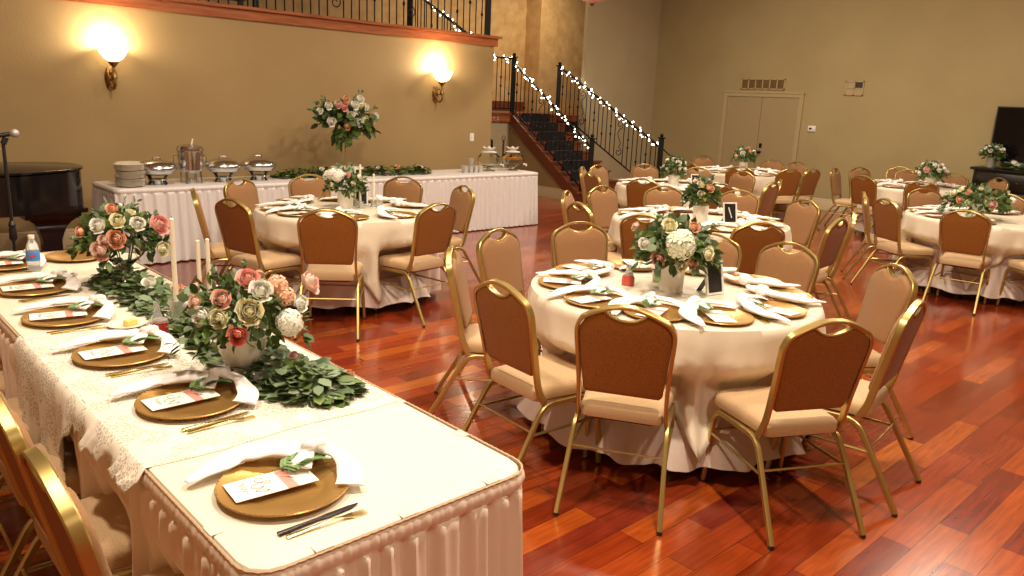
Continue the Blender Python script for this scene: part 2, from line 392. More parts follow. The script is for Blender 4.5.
# ------------------------------------------------------------------ staircase
SX0, SX1 = 10.6, 11.88; NR = 9; RZ = 1.53/NR; RUN = .238; LY = 11.40
st = thing('staircase', 'cherry wood staircase with dark carpet runner rising to a landing beyond the tables', 'staircase', (SX0, LY, 0))
def rel(m_, o=(SX0, LY, 0)): m_.v = [(x-o[0], y-o[1], z-o[2]) for x, y, z in m_.v]; return m_
for i in range(NR-1):      # i=0 lowest
    z = RZ*(i+1); y1 = LY-RUN*(NR-1-i); xe = SX1+(.10 if i < 4 else 0)
    rel(MB().box((SX0-.05, y1-.03, z-.035), (xe, y1+RUN, z))).build('tread', M['treadw'], st)
for i in range(NR):
    z = RZ*i; y1 = LY-RUN*(NR-1-i); xe = SX1+(.07 if i < 4 else 0)
    rel(MB().box((SX0+.015, y1, z), (xe, y1+.02, z+RZ-.035))).build('riser', M['treadw'], st)
ca = MB()
for i in range(NR):
    z = RZ*i; y1 = LY-RUN*(NR-1-i)
    ca.box((SX0+.24, y1-.036, z), (SX1-.24, y1-.002, z+RZ+.006))
    if i < NR-1: ca.box((SX0+.24, y1-.036, z+RZ), (SX1-.24, y1+RUN-.03, z+RZ+.008))
rel(ca).build('carpet_runner', M['carpet'], st)
# wall under the stairs, with diagonal cherry stringer on its face
yb = LY-RUN*(NR-1)
side = [(SX0, yb+.05, 0), (SX0, 14, 0), (SX0, 14, 1.3), (SX0, LY+.1, 1.3), (SX0, yb+.2, .05)]
struct(MB().loft([side, [(x+.012, y, z) for x, y, z in side]]).build('wall_under_stair', M['wall']))
sg = [(SX0-.042, yb-.02, 0), (SX0-.042, yb+.10, 0), (SX0-.042, LY+.02, 1.30), (SX0-.042, LY+.02, 1.53), (SX0-.042, LY-.05, 1.49), (SX0-.042, yb-.02, RZ-.04)]
rel(MB().loft([sg, [(x+.04, y, z) for x, y, z in sg]])).build('stringer', M['treadw'], st)
sb = MB().box((SX0+.02, LY-RUN*8, 0), (SX1-.02, 14, .02))
ld = MB(); ld.box((7.4, LY-.03, 1.49), (SX1+.0, 13.94, 1.53)); rel(ld).build('landing_floor', M['treadw'], st)
lf = MB(); lf.box((7.4, LY, 1.36), (SX0-.02, LY+.04, 1.49)); rel(lf).build('landing_fascia', M['ledge'], st)
struct(MB().box((7.2, LY+.06, 0), (SX0, LY+.16, 1.37)).build('wall_under_landing', M['sidewall']))
baseboard('baseboard_stair', SX0, 9.75, SX0, LY, -1, 0, .2)
struct(MB().box((SX1+.001, 10.97, 1.40), (16.5, 13.49, 1.53)).build('floor_landing', M['treadw']))
# low cherry skirting behind the landing
struct(MB().box((7.4, 13.96, 1.53), (13.35, 14.0, 1.75)).build('baseboard_landing', M['treadw']))
# second flight from the landing up to the balcony, seen through the balusters
for i in range(7):
    x1 = 10.1-i*.30; z = 1.53+RZ*(i+1)
    rel(MB().box((x1-.30, LY+.05, z-.16), (x1, 13.2, z))).build('upper_step', M['treadw'], st)

def baluster_mesh(h, kind):
    b = MB(); b.sweep([(0, 0, 0), (0, 0, h)], rrect(.008, .008, .002))
    if kind == 1:
        b.ball((0, 0, h*.45), .02, 8, 1.6); b.ball((0, 0, h*.62), .02, 8, 1.6)
    if kind == 2:
        b.ball((0, 0, h*.3), .02, 8, 1.6)
    return b
def scroll(b, w, h, z0):
    def sp(cx, cz, r, a0, turns, sgn):
        return [(cx+sgn*r*(1-.75*k/20)*math.cos(a0+turns*2*PI*k/20), 0, cz+r*(1-.75*k/20)*math.sin(a0+turns*2*PI*k/20)) for k in range(21)]
    top = sp(0, z0+h*.80, w*.42, -PI/2, 1.2, 1)[::-1]; bot = sp(0, z0+h*.20, w*.42, PI/2, 1.2, -1)
    b.tube(top+[(-w*.2, 0, z0+h*.6), (w*.2, 0, z0+h*.4)]+bot, .008, 6, up=(0, 1, 0))
def railing(name, label, p0, p1, n, scrolls=(), newels=(True, True), nh=(1.13, 1.25), rail_h=.95, low=.08, volute=False, bulbs=0, blabel=''):
    """p0, p1: points on the stair line; the rail runs rail_h above them"""
    p0, p1 = Vector(p0), Vector(p1); t = thing(name, label, 'railing', p0); d = p1-p0
    ang = math.atan2(d.y, d.x)
    for k, (on, p) in enumerate(zip(newels, (Vector(), d))):
        if not on: continue
        nb = MB(); H_ = nh[k]; nb.sweep([p+Vector((0, 0, -.05)), p+Vector((0, 0, H_-.10))], rrect(.045, .045, .006))
        nb.box((p.x-.055, p.y-.055, p.z+H_-.10), (p.x+.055, p.y+.055, p.z+H_-.08)); nb.ball((p.x, p.y, p.z+H_-.045), .036, 10)
        nb.build('newel_post', M['iron'], t)
    r = MB(); U = Vector((0, 0, rail_h))
    r.sweep([U, d+U], rrect(.025, .018, .006)); r.build('handrail', M['iron'], t)
    lr = MB(); Lw = Vector((0, 0, low)); lr.sweep([Lw, d+Lw], rrect(.012, .012, .003)); lr.build('bottom_rail', M['iron'], t)
    h = rail_h-low
    ms = [baluster_mesh(h, k).mesh('baluster', M['iron']) for k in (0, 1, 2)]
    for i in range(1, n):
        f = i/n; sc = [s for s in scrolls if abs(s-f) < .6/n]
        pos = d*f+Vector((0, 0, low))
        if sc:
            b = MB(); scroll(b, .2, h, 0); o = b.build('scroll_panel', M['iron'], t, loc=pos); o.rotation_euler.z = ang
        else: put('baluster', ms[(0, 1, 0, 2)[i % 4]], t, pos, ang)
    if volute:
        v = MB(); dd = Vector((d.x, d.y, 0)).normalized(); q = d+Vector((0, 0, rail_h-.02))
        pts = [q+dd*.05, q+dd*.2+Vector((0, 0, -.10))]
        c = q+dd*.30+Vector((0, 0, -.24))
        for k in range(26):
            a = 1.9-k/25*2*PI*1.25; rr = .13*(1-.7*k/25); pts.append(c+dd*rr*math.cos(a)+Vector((0, 0, rr*math.sin(a))))
        v.tube(pts, .012, 6, up=(0, 0, 1)); v.build('volute', M['iron'], t)
    if bulbs:
        rnd = random.Random(len(label)); s = thing('string_lights', blabel, 'string lights', p0+U)
        wm = MB(); ring = []; K = bulbs*3; side_ = Vector((-d.y, d.x, 0)).normalized()
        for k in range(K+1):
            f = k/K; a = f*bulbs*.9; ring.append(d*f+side_*(.035*math.cos(a))+Vector((0, 0, .035*math.sin(a)+.0)))
        wm.tube(ring, .003, 4); wm.build('cord', M['wire'], s)
        bm_ = MB().ball((0, 0, 0), .0135, 6).mesh('light_bulb', M['bulb'])
        for k in range(bulbs):
            q = ring[int((k+.5)*3)]; put('light_bulb', bm_, s, q+Vector((rnd.uniform(-.02, .02), rnd.uniform(-.02, .02), rnd.uniform(-.05, .035))))
    return t
railing('stair_railing', 'left black iron stair railing wrapped in white fairy lights', (SX0, LY, 1.53), (SX0, 9.28, .06), 19, (.35, .75), nh=(1.14, 1.2), bulbs=64, blabel='white fairy lights wound along the left stair handrail')
railing('stair_railing', 'right black iron stair railing with curled volute end wrapped in fairy lights', (SX1+.02, LY+.02, 1.53), (SX1+.14, 8.82, .08), 24, (.26, .62), nh=(1.06, 1.22), volute=True, bulbs=88, blabel='white fairy lights wound along the right stair handrail')
railing('landing_railing', 'short level black iron railing on the landing beside the left newel', (9.3, LY, 1.53), (SX0, LY, 1.53), 12, (), newels=(False, False), rail_h=1.02, bulbs=30, blabel='white fairy lights on the short level landing handrail')
railing('balcony_railing', 'long black iron balcony railing on the cherry ledge at top left', (2.9, WY+.1, 2.70), (ENDX-.06, WY+.1, 2.70), 44, (.5, .72), nh=(1.1, 1.1), rail_h=1.0, low=.0)
railing('upper_stair_railing', 'black iron railing of upper stair flight seen through the balcony balusters', (10.1, LY, 1.62), (8.14, LY, 2.58), 17, (.5,), newels=(False, True), rail_h=.95, bulbs=26, blabel='white fairy lights on the upper flight behind the balcony railing')
# dark bench standing on the balcony
t = thing('balcony_bench', 'dark framed bench partly visible on the balcony above the left wall', 'bench', (4.0, 10.0, 2.68))
MB().box((-.9, -.25, .18), (.62, .25, .42)).build('seat', mat('grey_green_cushion', (.12, .12, .10), .8), t)
MB().box((-.95, .2, .18), (.67, .27, .75)).build('backrest', M['black'], t)
for x in (-.9, .62):
    for y in (-.22, .22): MB().box((x-.03, y-.03, 0), (x+.03, y+.03, .5)).build('leg', M['black'], t)
# small things behind the buffet end
t = thing('standing_post', 'slim bronze post with ring top behind the drink dispensers', 'post', (9.95, 10.9, 0))
pm = MB(); pm.lathe([(.001, 0), (.14, 0), (.14, .015), (.03, .04), (.018, .06), (.018, 1.0), (.03, 1.02), (.001, 1.05)], 16); pm.build('pole', M['brass'], t)
rg = MB(); rg.tube([(.04*math.cos(a), 0, 1.08+.04*math.sin(a)) for a in [2*PI*i/16 for i in range(16)]], .008, 6, closed=True, up=(0, 1, 0)); rg.build('ring', M['brass'], t)
t = thing('wall_speaker', 'small black box on wall beyond the left wall corner', 'speaker', (9.93, LY+.05, .90))
bx_ = MB(); bx_.loft([[(x, 0, z) for x, z in rrect(.16, .15, .03)], [(x, -.12, z) for x, z in rrect(.14, .13, .03)]]); bx_.build('cabinet', M['black'], t)
MB().loft([[(x, -.121, z) for x, z in rrect(.12, .11, .03)], [(x, -.128, z) for x, z in rrect(.11, .10, .03)]]).build('grille', M['iron'], t)

# hanging ceiling lamp, only its bowl bottom is in view
t = thing('pendant_lamp', 'frosted pinkish glass pendant bowl with bronze finial at top edge of view', 'lamp', (9.0, 8.05, 3.19))
pb = MB(); pb.lathe([(.02, 0), (.10, .015), (.18, .06), (.24, .13), (.26, .2), (.25, .2), (.23, .135), (.17, .07), (.02, .012)], 28, caps=False)
pb.build('glass_bowl', mat('alabaster_glass', (.75, .45, .33), .4, Subsurface_Weight=.2), t)
pf = MB(); pf.lathe([(.001, -.035), (.015, -.03), (.02, -.015), (.045, 0), (.03, .012), (.001, .015)], 14); pf.lathe([(.012, .01), (.012, 2.0)], 8); pf.lathe([(.001, 2.0), (.08, 1.99), (.08, 2.01)], 14)
pf.build('stem', M['brass'], t)
# ------------------------------------------------------------------ grand piano and microphone
t = thing('grand_piano', 'black lacquered grand piano tail against the cream wall at left edge', 'piano', (1.3, 8.3, 0))
def pout(s=0):
    return smooth([(-1.4, -.55), (-.6, -.60-s*.0), (.0, -.74), (.38, -.60), (.68, -.36), (.76, -.02), (.62, .24), (.2, .34), (-.6, .36), (-1.4, .36)], 5, True)
ol = pout()
def ring_at(z, s=1, c=(-.2, -.1)): return [(c[0]+(p.x-c[0])*s, c[1]+(p.y-c[1])*s, z) for p in ol]
MB().loft([ring_at(.625), ring_at(.635), ring_at(.955), ring_at(.957)]).build('rim', M['blacklac'], t)
MB().loft([ring_at(.965, 1.0), ring_at(.97, 1.022), ring_at(.985, 1.022), ring_at(.99, 1.01)]).build('lid', M['blacklac'], t)
def pleg(x, y, name='leg'):
    b = MB(); pr_ = [(.275, .64), (.272, .60), (.225, .595), (.222, .55), (.19, .545), (.15, .51), (.115, .46), (.095, .40), (.078, .34), (.075, .10), (.085, .09), (.085, .06)]
    b.loft([[(x+a*r, y+c*r*.8, z) for a, c in ((-1, -1), (1, -1), (1, 1), (-1, 1))] for r, z in pr_]); o = b.build(name, M['blacklac'], t)
    MB().lathe([(.001, 0), (.03, .004), (.035, .03), (.03, .055), (.001, .06)], 12, (x, y, 0)).build('caster', M['brass'], o)
pleg(.42, -.32); pleg(-1.1, -.3)
t = thing('microphone_stand', 'black microphone stand at left frame edge in front of piano', 'microphone stand', (1.17, 6.55, 0))
b = MB(); b.lathe([(.001, 0), (.15, .0), (.15, .02), (.03, .035), (.016, .05)], 20); b.build('base', M['black'], t)
b = MB(); b.tube([(0, 0, .04), (0, 0, 1.31)], .0115, 10); b.build('pole', M['black'], t)
b = MB(); b.lathe([(.014, .60), (.026, .62), (.026, .68), (.02, .70), (.026, .72), (.014, .75)], 12); b.build('clutch', M['black'], t)
b = MB(); b.tube([(0, 0, 1.3), (.02, 0, 1.345)], .02, 10); b.build('clip', M['black'], t)
mt = thing('microphone', 'handheld microphone with silver mesh head clipped on the black stand', 'microphone', (1.17, 6.55, 1.36))
b = MB(); b.tube([(-.15, .02, -.025), (.045, -.006, .01)], .014, 12, scale=[.8, 1.2]); b.build('handle', M['black'], mt)
b = MB(); b.ball((.075, -.01, .016), .030, 14); b.build('mesh_head', mat('silver_mesh', (.5, .5, .5), .5, .4), mt)

# ------------------------------------------------------------------ pleated skirted tables
def rect_path(x0, y0, x1, y1, r, step):
    pts = []; 
    cs = [((x1-r, y0+r), -90), ((x1-r, y1-r), 0), ((x0+r, y1-r), 90), ((x0+r, y0+r), 180)]
    base = []
    for (cx, cy), a0 in cs:
        for k in range(7): a = rad(a0+k*15); base.append((cx+r*math.cos(a), cy+r*math.sin(a)))
    base.append(base[0]); out = []; acc = 0
    for a, b in zip(base, base[1:]):
        a, b = Vector(a), Vector(b); Ln = (b-a).length
        while acc < Ln: out.append((a+(b-a)*(acc/Ln), (b-a).normalized())); acc += step
        acc -= Ln
    return out
def top_slab(x0, y0, x1, y1, r, z0, z1, m, name, parent):
    pts = [p for p, _ in rect_path(x0, y0, x1, y1, r, .04)]
    cx, cy = (x0+x1)/2, (y0+y1)/2
    def R_(z, d): return [(p.x-math.copysign(min(d, abs(p.x-cx)), p.x-cx), p.y-math.copysign(min(d, abs(p.y-cy)), p.y-cy), z) for p in pts]
    return MB().loft([R_(z0, .004), R_(z0+.002, 0), R_(z1-.012, 0), R_(z1-.003, .005), R_(z1, .014)]).build(name, m, parent)
def pleats(x0, y0, x1, y1, r, ztop, zbot, m, name, parent, step=.008, wl=.075, amp=.012, flare=.03, seed=1, dents=None, band=.05):
    rnd = random.Random(seed); path = rect_path(x0, y0, x1, y1, r, step); n = len(path); ph = []; a = 0
    tot = n*step; cnt = max(8, round(tot/wl)); wob = [rnd.uniform(-1, 1) for _ in range(40)]
    for i in range(n):
        s = i/n; a = cnt*2*PI*s+1.3*math.sin(2*PI*s*11+wob[0]*3)+.9*math.sin(2*PI*s*23+wob[1]*3); ph.append(a)
    zs = [ztop, ztop-.006, ztop-band*.3, ztop-band*.55, ztop-band*.8, ztop-band, ztop-band-.008, ztop-band-.03, ztop-.14, ztop-.28, ztop-.42, ztop-.56, zbot]
    zs = [z for z in zs if z > zbot] + [zbot]
    rings = []
    for z in zs:
        f = min(1, max(0, (ztop-band-z)/(ztop-zbot-band))); ring = []
        for i, (p, t_) in enumerate(path):
            nrm = Vector((t_.y, -t_.x))
            if z > ztop-band-.001: bu = math.sin(PI*(ztop-z)/band); off = .003+.010*bu+.0022*math.sin(ph[i]*4+2*math.sin(ph[i]))*(.5+bu)
            else: off = .006+flare*f+amp*(.45+.9*f)*math.sin(ph[i])+.35*amp*math.sin(ph[i]*2.13+wob[3])*(1-f*.3)
            zz = z
            if dents and z < ztop-.2:
                for (a0, a1, dep) in dents:
                    if p.x < x0+.02 and a0 < p.y < a1: off -= dep*math.sin(PI*(p.y-a0)/(a1-a0))*min(1, (ztop-.2-z)/.1)
            q = p+nrm*off; ring.append((q.x, q.y, zz))
        rings.append(ring)
    return MB().loft(rings, False, False).build(name, m, parent, 60)

# head table, long axis along Y; cloth-topped with shirred blush skirt
HX0, HX1, HY0, HY1, HZ = .60, 1.405, 1.375, 5.12, .77
t = thing('head_table', 'long cream-topped banquet table with blush pleated skirt in left foreground', 'table', (HX0, HY0, 0))
def relo(o, p): o.data.transform(Matrix.Translation((-p[0], -p[1], -p[2]))); return o
relo(top_slab(HX0, HY0, HX1, HY1, .07, .735, HZ, M['cloth'], 'tabletop', t), (HX0, HY0, 0))
for x in (HX0+.2, HX1-.12):
    for y in (HY0+.35, 3.1, HY1-.3): MB().tube([(x-HX0, y-HY0, .735), (x-HX0, y-HY0, 0)], .014, 8).build('leg', M['glide'], t)
HCH = [1.82, 2.35, 2.87, 3.40, 3.94, 4.47]
sk = pleats(HX0, HY0, HX1, HY1, .07, HZ-.004, .02, M['skirt'], 'pleated_skirt', t, seed=3, wl=.08, amp=.019, flare=.03,
            dents=[(y-.25, y+.25, .10) for y in HCH])
relo(sk, (HX0, HY0, 0))
# shirring cord along the skirt's top edge
cp = [(p.x+.006*t_.y-HX0, p.y-.006*t_.x-HY0, HZ-.002) for p, t_ in rect_path(HX0, HY0, HX1, HY1, .07, .008)]
co = MB(); co.sweep([(x, y, z+.0012*math.sin(i*2.2)) for i, (x, y, z) in enumerate(cp)], circ(.0034, 5), closed=True); co.build('shirring_cord', mat('skirt_heading_tape', (.52, .36, .22), .7), t)
# skirt clips
cl = MB(); cl.box((-.022, -.002, 0), (.022, .022, .0015)); cl.box((-.022, -.006, -.02), (.022, -.002, .002)); clm = cl.mesh('clip', mat('clear_clip_plastic', (.74, .68, .56), .25))
for x, y, a, lb in [(HX0+.004, 1.60, -90, 'nearest one on the left table edge, beside the nearest plate'), (.77, HY0+.004, 0, 'left one on the short near table end'), (1.0, HY0+.004, 0, 'middle one on the short near table end'),
                    (1.27, HY0+.004, 0, 'right one on the short near table end'), (HX1-.004, 1.665, 90, 'nearest one on the right table edge'), (HX1-.004, 1.99, 90, 'one on the right table edge by the lace border'),
                    (HX0+.004, 2.57, -90, 'one on left edge between second and third plates'), (HX0+.004, 3.40, -90, 'one on left table edge near the fourth plate')]:
    o = put('skirt_clip', clm, None, (x, y, HZ+.0005), rad(a)); tag(o, 'small clear skirt clip, '+lb, 'clip', 'skirt clips on the head table')
# lace overlay with hanging edge on the left
def lace():
    y0, y1 = 1.99, 3.42; ny = 150; rows = []
    zt = HZ+.0025
    for j in range(ny+1):
        y = y0+(y1-y0)*j/ny; sc = .006*math.sin(j*.85)
        f = (y-y0)/(y1-y0)
        hang = .025+.03*min(1, f*3)+.42*max(0, min(1, (f-.42)/.2)) - .10*max(0, (f-.85)/.15)
        hang += .012*math.sin(j*1.1)
        fold = .014*math.sin(f*30)+.008*math.sin(f*71)
        yy = y+(.018*math.sin(j*.0) if 0 else 0)
        row = []
        for k in range(9): # right to left on top
            x = HX1-.004-(HX1-HX0)*k/8
            e = 0
            if j == 0: e = .010*math.sin(k*5)
            row.append((x, yy+e, zt))
        row.append((HX0-.012, yy, zt-.004)); row.append((HX0-.028, yy, zt-.03))
        for k in range(1, 7):
            q = k/6; row.append((HX0-.030-fold*q-.015*q, yy-.05*q*(f-.5), zt-.03-hang*q))
        rows.append(row)
    m_ = MB(); m_.loft(rows, False, False, closed=False)
    o = m_.build('lace_overlay', M['lace'], None, 60); o.data.transform(Matrix.Translation((-1, -2.7, -HZ))); o.location = (1, 2.7, HZ)
    md = o.modifiers.new('s', 'SOLIDIFY'); md.thickness = .0012
    tag(o, 'ivory lace overlay across the head table with one side hanging over the left edge', 'lace cloth')
lace()

# buffet along the left wall
BX0, BX1, BY0, BY1 = 2.31, 8.05, 8.02, 8.80
t = thing('buffet_table', 'long white pleated buffet table along the cream wall', 'table', (BX0, BY0, 0))
relo(top_slab(BX0, BY0, BX1, BY1, .07, .73, .765, M['white_skirt'], 'tabletop', t), (BX0, BY0, 0))
relo(pleats(BX0, BY0, BX1, BY1, .07, .762, .015, M['white_skirt'], 'pleated_skirt', t, step=.011, wl=.10, amp=.016, flare=.03, seed=9, band=.045), (BX0, BY0, 0))
for x in (.3, 2.0, 3.8, 5.5):
    for y in (.12, .6): MB().tube([(x, y, .73), (x, y, 0)], .014, 6).build('leg', M['glide'], t)
# plates
plm = MB().lathe([(.001, 0), (.075, 0), (.08, .006), (.135, .017), (.137, .020), (.132, .021), (.08, .011), (.001, .008)], 32, caps=False).mesh('dinner_plate', M['china'])
rnd = random.Random(5)
for s, (px, py, n_) in enumerate(((2.50, 8.20, 20), (2.60, 8.48, 19))):
    pr0 = thing('x', '', '') if False else None
    for k in range(n_):
        o = put('dinner_plate', plm, None, (px+rnd.uniform(-.004, .004)+(.012 if k in (11, 12, 13) else 0), py+rnd.uniform(-.004, .004), .766+k*.0100+.007*(k//7)))
        tag(o, 'cream dinner plate in the %s plate stack at left end of buffet%s' % (('front', 'rear')[s], ', topmost' if k == n_-1 else ''), 'plate', 'dinner plates stacked at the buffet end')
# chafing dishes
def chafer(x, y, label):
    t = thing('chafing_dish', label, 'chafing dish', (x, y, .766), rad(-25), 'round steel chafing dishes')
    MB().lathe([(.001, .095), (.10, .098), (.155, .115), (.178, .145), (.18, .152), (.001, .152)], 36).build('water_pan', M['steel'], t)
    lid = MB().lathe([(.186, .150), (.196, .158), (.197, .172), (.185, .198), (.150, .226), (.09, .245), (.001, .25)], 40).build('lid', M['steel'], t)
    MB().tube(smooth([(-.035, 0, .245), (-.028, 0, .27), (.028, 0, .27), (.035, 0, .245)], 5), .006, 8, up=(0, 1, 0)).build('lid_handle', M['steel'], lid)
    for a in (30, 150, 210, 330):
        c, s_ = math.cos(rad(a)), math.sin(rad(a))
        MB().sweep(smooth([(.12*c, .12*s_, .11), (.09*c, .09*s_, .08), (.075*c, .075*s_, .04), (.095*c, .095*s_, 0)], 4), rrect(.016, .004, .001), up=(c, s_, 0)).build('leg', M['iron'], t)
    MB().tube([(.085*math.cos(a), .085*math.sin(a), .05) for a in [2*PI*i/24 for i in range(24)]], .006, 6, closed=True).build('base_ring', M['steel'], t)
    MB().lathe([(.001, 0), (.05, 0), (.055, .045), (.045, .05), (.001, .05)], 16).build('fuel_cup', M['steel'], t)
chafer(2.80, 8.30, 'round steel chafing dish nearest the plate stack on buffet')
chafer(3.50, 8.33, 'round steel chafing dish just right of the tall urn on buffet')
chafer(3.92, 8.36, 'round steel chafing dish at right end of the dish row, beside greenery')
t = thing('soup_urn', 'tall cylindrical steel soup urn between the chafing dishes on buffet', 'urn', (3.15, 8.32, .766))
MB().lathe([(.001, .11), (.09, .11), (.12, .14), (.128, .33), (.135, .335), (.135, .345), (.001, .345)], 30).build('body', M['steel'], t)
l_ = MB().lathe([(.135, .345), (.138, .36), (.12, .385), (.06, .40), (.001, .403)], 30).build('lid', M['steel'], t)
MB().tube([(.02, 0, .40), (.035, 0, .46)], .008, 8).build('ladle_handle', M['white'], l_)
for s in (-1, 1): MB().tube(smooth([(s*.13, 0, .28), (s*.165, 0, .28), (s*.165, 0, .2), (s*.13, 0, .2)], 4), .008, 6, up=(0, 1, 0)).build('side_handle', M['steel'], t)
for a in (45, 135, 225, 315):
    c, s = math.cos(rad(a)), math.sin(rad(a)); MB().sweep([(.10*c, .10*s, .13), (.11*c, .11*s, 0)], rrect(.014, .005, .001), up=(c, s, 0)).build('leg', M['steel'], t)
MB().lathe([(.001, 0), (.05, 0), (.05, .05), (.001, .052)], 14).build('fuel_cup', M['steel'], t)
# drink dispensers with flower-shaped lids
def dispenser(x, y, label, fruit):
    t = thing('drink_bowl', label, 'drink dispenser', (x, y, .766), 0, 'glass drink bowls'); t.scale = (1.25, 1.25, 1)
    MB().lathe([(.05, .055), (.105, .08), (.135, .14), (.128, .20), (.09, .245), (.085, .26), (.092, .265), (.08, .262), (.082, .24), (.12, .198), (.127, .14), (.10, .088), (.03, .063), (.001, .062)], 32, caps=False).build('glass_bowl', M['glass'], t)
    if fruit: MB().lathe([(.001, .16), (.115, .16), (.115, .164), (.001, .164)], 28).build('drink', mat('lemonade', (.80, .62, .25) if fruit else (.75, .78, .74), .15), t)
    if fruit:
        for k in range(9):
            a = k*2*PI/9; MB().lathe([(.001, -.007), (.034, -.007), (.034, .007), (.001, .007)], 14, (.085*math.cos(a), .085*math.sin(a), .178+.004*(k % 2))).build('orange_slice', M['orange'], t)
    lid = MB(); lid.lathe([(.001, .262), (.088, .262), (.088, .27), (.03, .29), (.02, .30), (.001, .30)], 24)
    for k in range(7):
        a = k*2*PI/7; c, s = math.cos(a), math.sin(a)
        lid.add([(0, 0, .295), (.045*c-.030*s, .045*s+.030*c, .312), (.092*c, .092*s, .345), (.045*c+.030*s, .045*s-.030*c, .312), (.045*c, .045*s, .30)], [(0, 1, 4), (1, 2, 4), (2, 3, 4), (3, 0, 4)])
    lid.ball((0, 0, .32), .022, 8); lid.build('flower_lid', M['plasticw'], t)
    MB().lathe([(.001, 0), (.075, 0), (.07, .008), (.03, .02), (.028, .04), (.055, .056), (.001, .058)], 24).build('foot', M['glass'], t)
    MB().tube([(.09, -.09, .10), (.115, -.115, .095), (.115, -.115, .07)], .010, 8).build('spigot', M['white'], t)
dispenser(7.42, 8.42, 'clear glass drink bowl with flower lid left of the citrus one on buffet', False)
dispenser(7.86, 8.40, 'glass drink bowl with orange slices and flower lid at buffet right end', True)
cup = MB().lathe([(.001, 0), (.028, 0), (.038, .095), (.036, .095), (.026, .006), (.001, .006)], 16, caps=False).mesh('tumbler', mat('pearly_tumbler', (.55, .53, .50), .3, .3))
k = 0
for x, y, z in ((6.88, 8.28, 0), (6.97, 8.28, 0), (7.06, 8.28, 0), (7.15, 8.29, 0), (6.92, 8.37, 0), (7.01, 8.37, 0), (7.10, 8.37, 0), (7.01, 8.33, .098)):
    o = put('tumbler', cup, None, (x, y, .766+z)); k += 1
    tag(o, 'small silvery tumbler in the cup cluster left of the drink bowls' if z == 0 else 'small silvery tumbler stacked on top of the cup cluster', 'tumbler', 'tumblers clustered on the buffet')

# ------------------------------------------------------------------ foliage and flowers
def leaf(b, p, d, n, ln, wd, curl=.15):
    d = d.normalized(); s = d.cross(n); 
    if s.length < 1e-4: s = d.orthogonal()
    s.normalize(); n = s.cross(d)
    q = lambda f, w_, u: p+d*(ln*f)+s*(wd*w_)+n*(ln*u)
    b.add([p, q(.3, -.42, .03), q(.35, 0, -.03+curl*.3), q(.3, .42, .03), q(.7, -.38, curl*.2), q(.72, 0, -.02+curl*.1), q(.7, .38, curl*.2), q(1, 0, -curl*.6)],
          [(0, 1, 2), (0, 2, 3), (1, 4, 5, 2), (2, 5, 6, 3), (4, 7, 5), (5, 7, 6)])
def rdir(r):
    while True:
        v = Vector((r.uniform(-1, 1), r.uniform(-1, 1), r.uniform(-1, 1)))
        if .05 < v.length < 1: return v.normalized()
def foliage_blob(c, rx, n, ln, wd, seed, down=.3, b=None, inner=.55):
    """n leaves over an ellipsoid shell, tips pointing outward and drooping"""
    r = random.Random(seed); b = b or MB(); c = Vector(c)
    for _ in range(n):
        v = rdir(r)
        if v.z < -.6: v.z *= -.5
        q = r.uniform(inner, 1.0); p = c+Vector((v.x*rx[0], v.y*rx[1], v.z*rx[2]))*q
        d = v+rdir(r)*.8+Vector((0, 0, -down)); k = r.uniform(.7, 1.25)
        leaf(b, p, d, rdir(r)+v, ln*k, wd*k)
    return b
def rose_mesh(name, m, seed=1):
    """many overlapping cupped petals in a spiral, tight heart, outer ones curling open; unit radius 1, facing +Z"""
    r = random.Random(seed); b = MB(); K = 24
    b.ball((0, 0, .16), .24, 8, 1.7)
    for k in range(K):
        f = k/(K-1); a0 = k*2.399+r.uniform(-.15, .15); ri = .12+.66*f**.9; h = 1.0-.34*f**1.4; z0 = -.34
        span = .95-.30*f; curl = f**2.2; G = []
        for i in range(5):
            v = i/4
            for j in range(5):
                u = j/4*2-1; aa = a0+u*span
                rr = ri*(.35+.65*math.sin(min(1, v*1.5)*PI/2))*(1-.42*(1-f*.75)*v*v)+curl*.20*v**4+.035*math.sin(u*5+k)*v*f
                z = z0+h*v*(1-.16*u*u*v)-curl*.16*v**4
                G.append((rr*math.cos(aa), rr*math.sin(aa), z))
        b.add(G, [(i*5+j, i*5+j+1, (i+1)*5+j+1, (i+1)*5+j) for i in range(4) for j in range(4)])
    return b.mesh(name, m, 180, recalc=False)
def puff_mesh(name, m, n=46, seed=1, ln=.5):
    """hydrangea or stock: a ball of small four-petalled florets"""
    r = random.Random(seed); b = MB(); b.ball((0, 0, 0), .62, 10)
    for i in range(n):
        zc = 1-2*(i+.5)/n; a = i*2.39996; s = math.sqrt(1-zc*zc); v = Vector((s*math.cos(a), s*math.sin(a), zc))
        if v.z < -.55: continue
        p = v*(.70+.16*r.random()); u = v.orthogonal().normalized(); w_ = v.cross(u); ro = r.uniform(0, 2)
        for k in range(4):
            a = ro+k*PI/2; d = u*math.cos(a)+w_*math.sin(a)
            e = d.cross(v); q = p+v*.16
            b.add([q, q+d*ln*.45+e*ln*.3+v*.03, q+d*ln*.8+v*.0, q+d*ln*.45-e*ln*.3+v*.03], [(0, 1, 2, 3)])
    return b.mesh(name, m, 180, recalc=False)
FM = {k: rose_mesh('rose', M[k], i+1) for i, k in enumerate(('rw', 'rcream', 'rblush', 'rpink', 'rpeach', 'rcoral'))}
HYD = puff_mesh('hydrangea', M['rhyd'], 60); STK = puff_mesh('stock', M['rpeach'], 40, 2)
HYDW = puff_mesh('hydrangea_white', M['rw'], 60, 5)
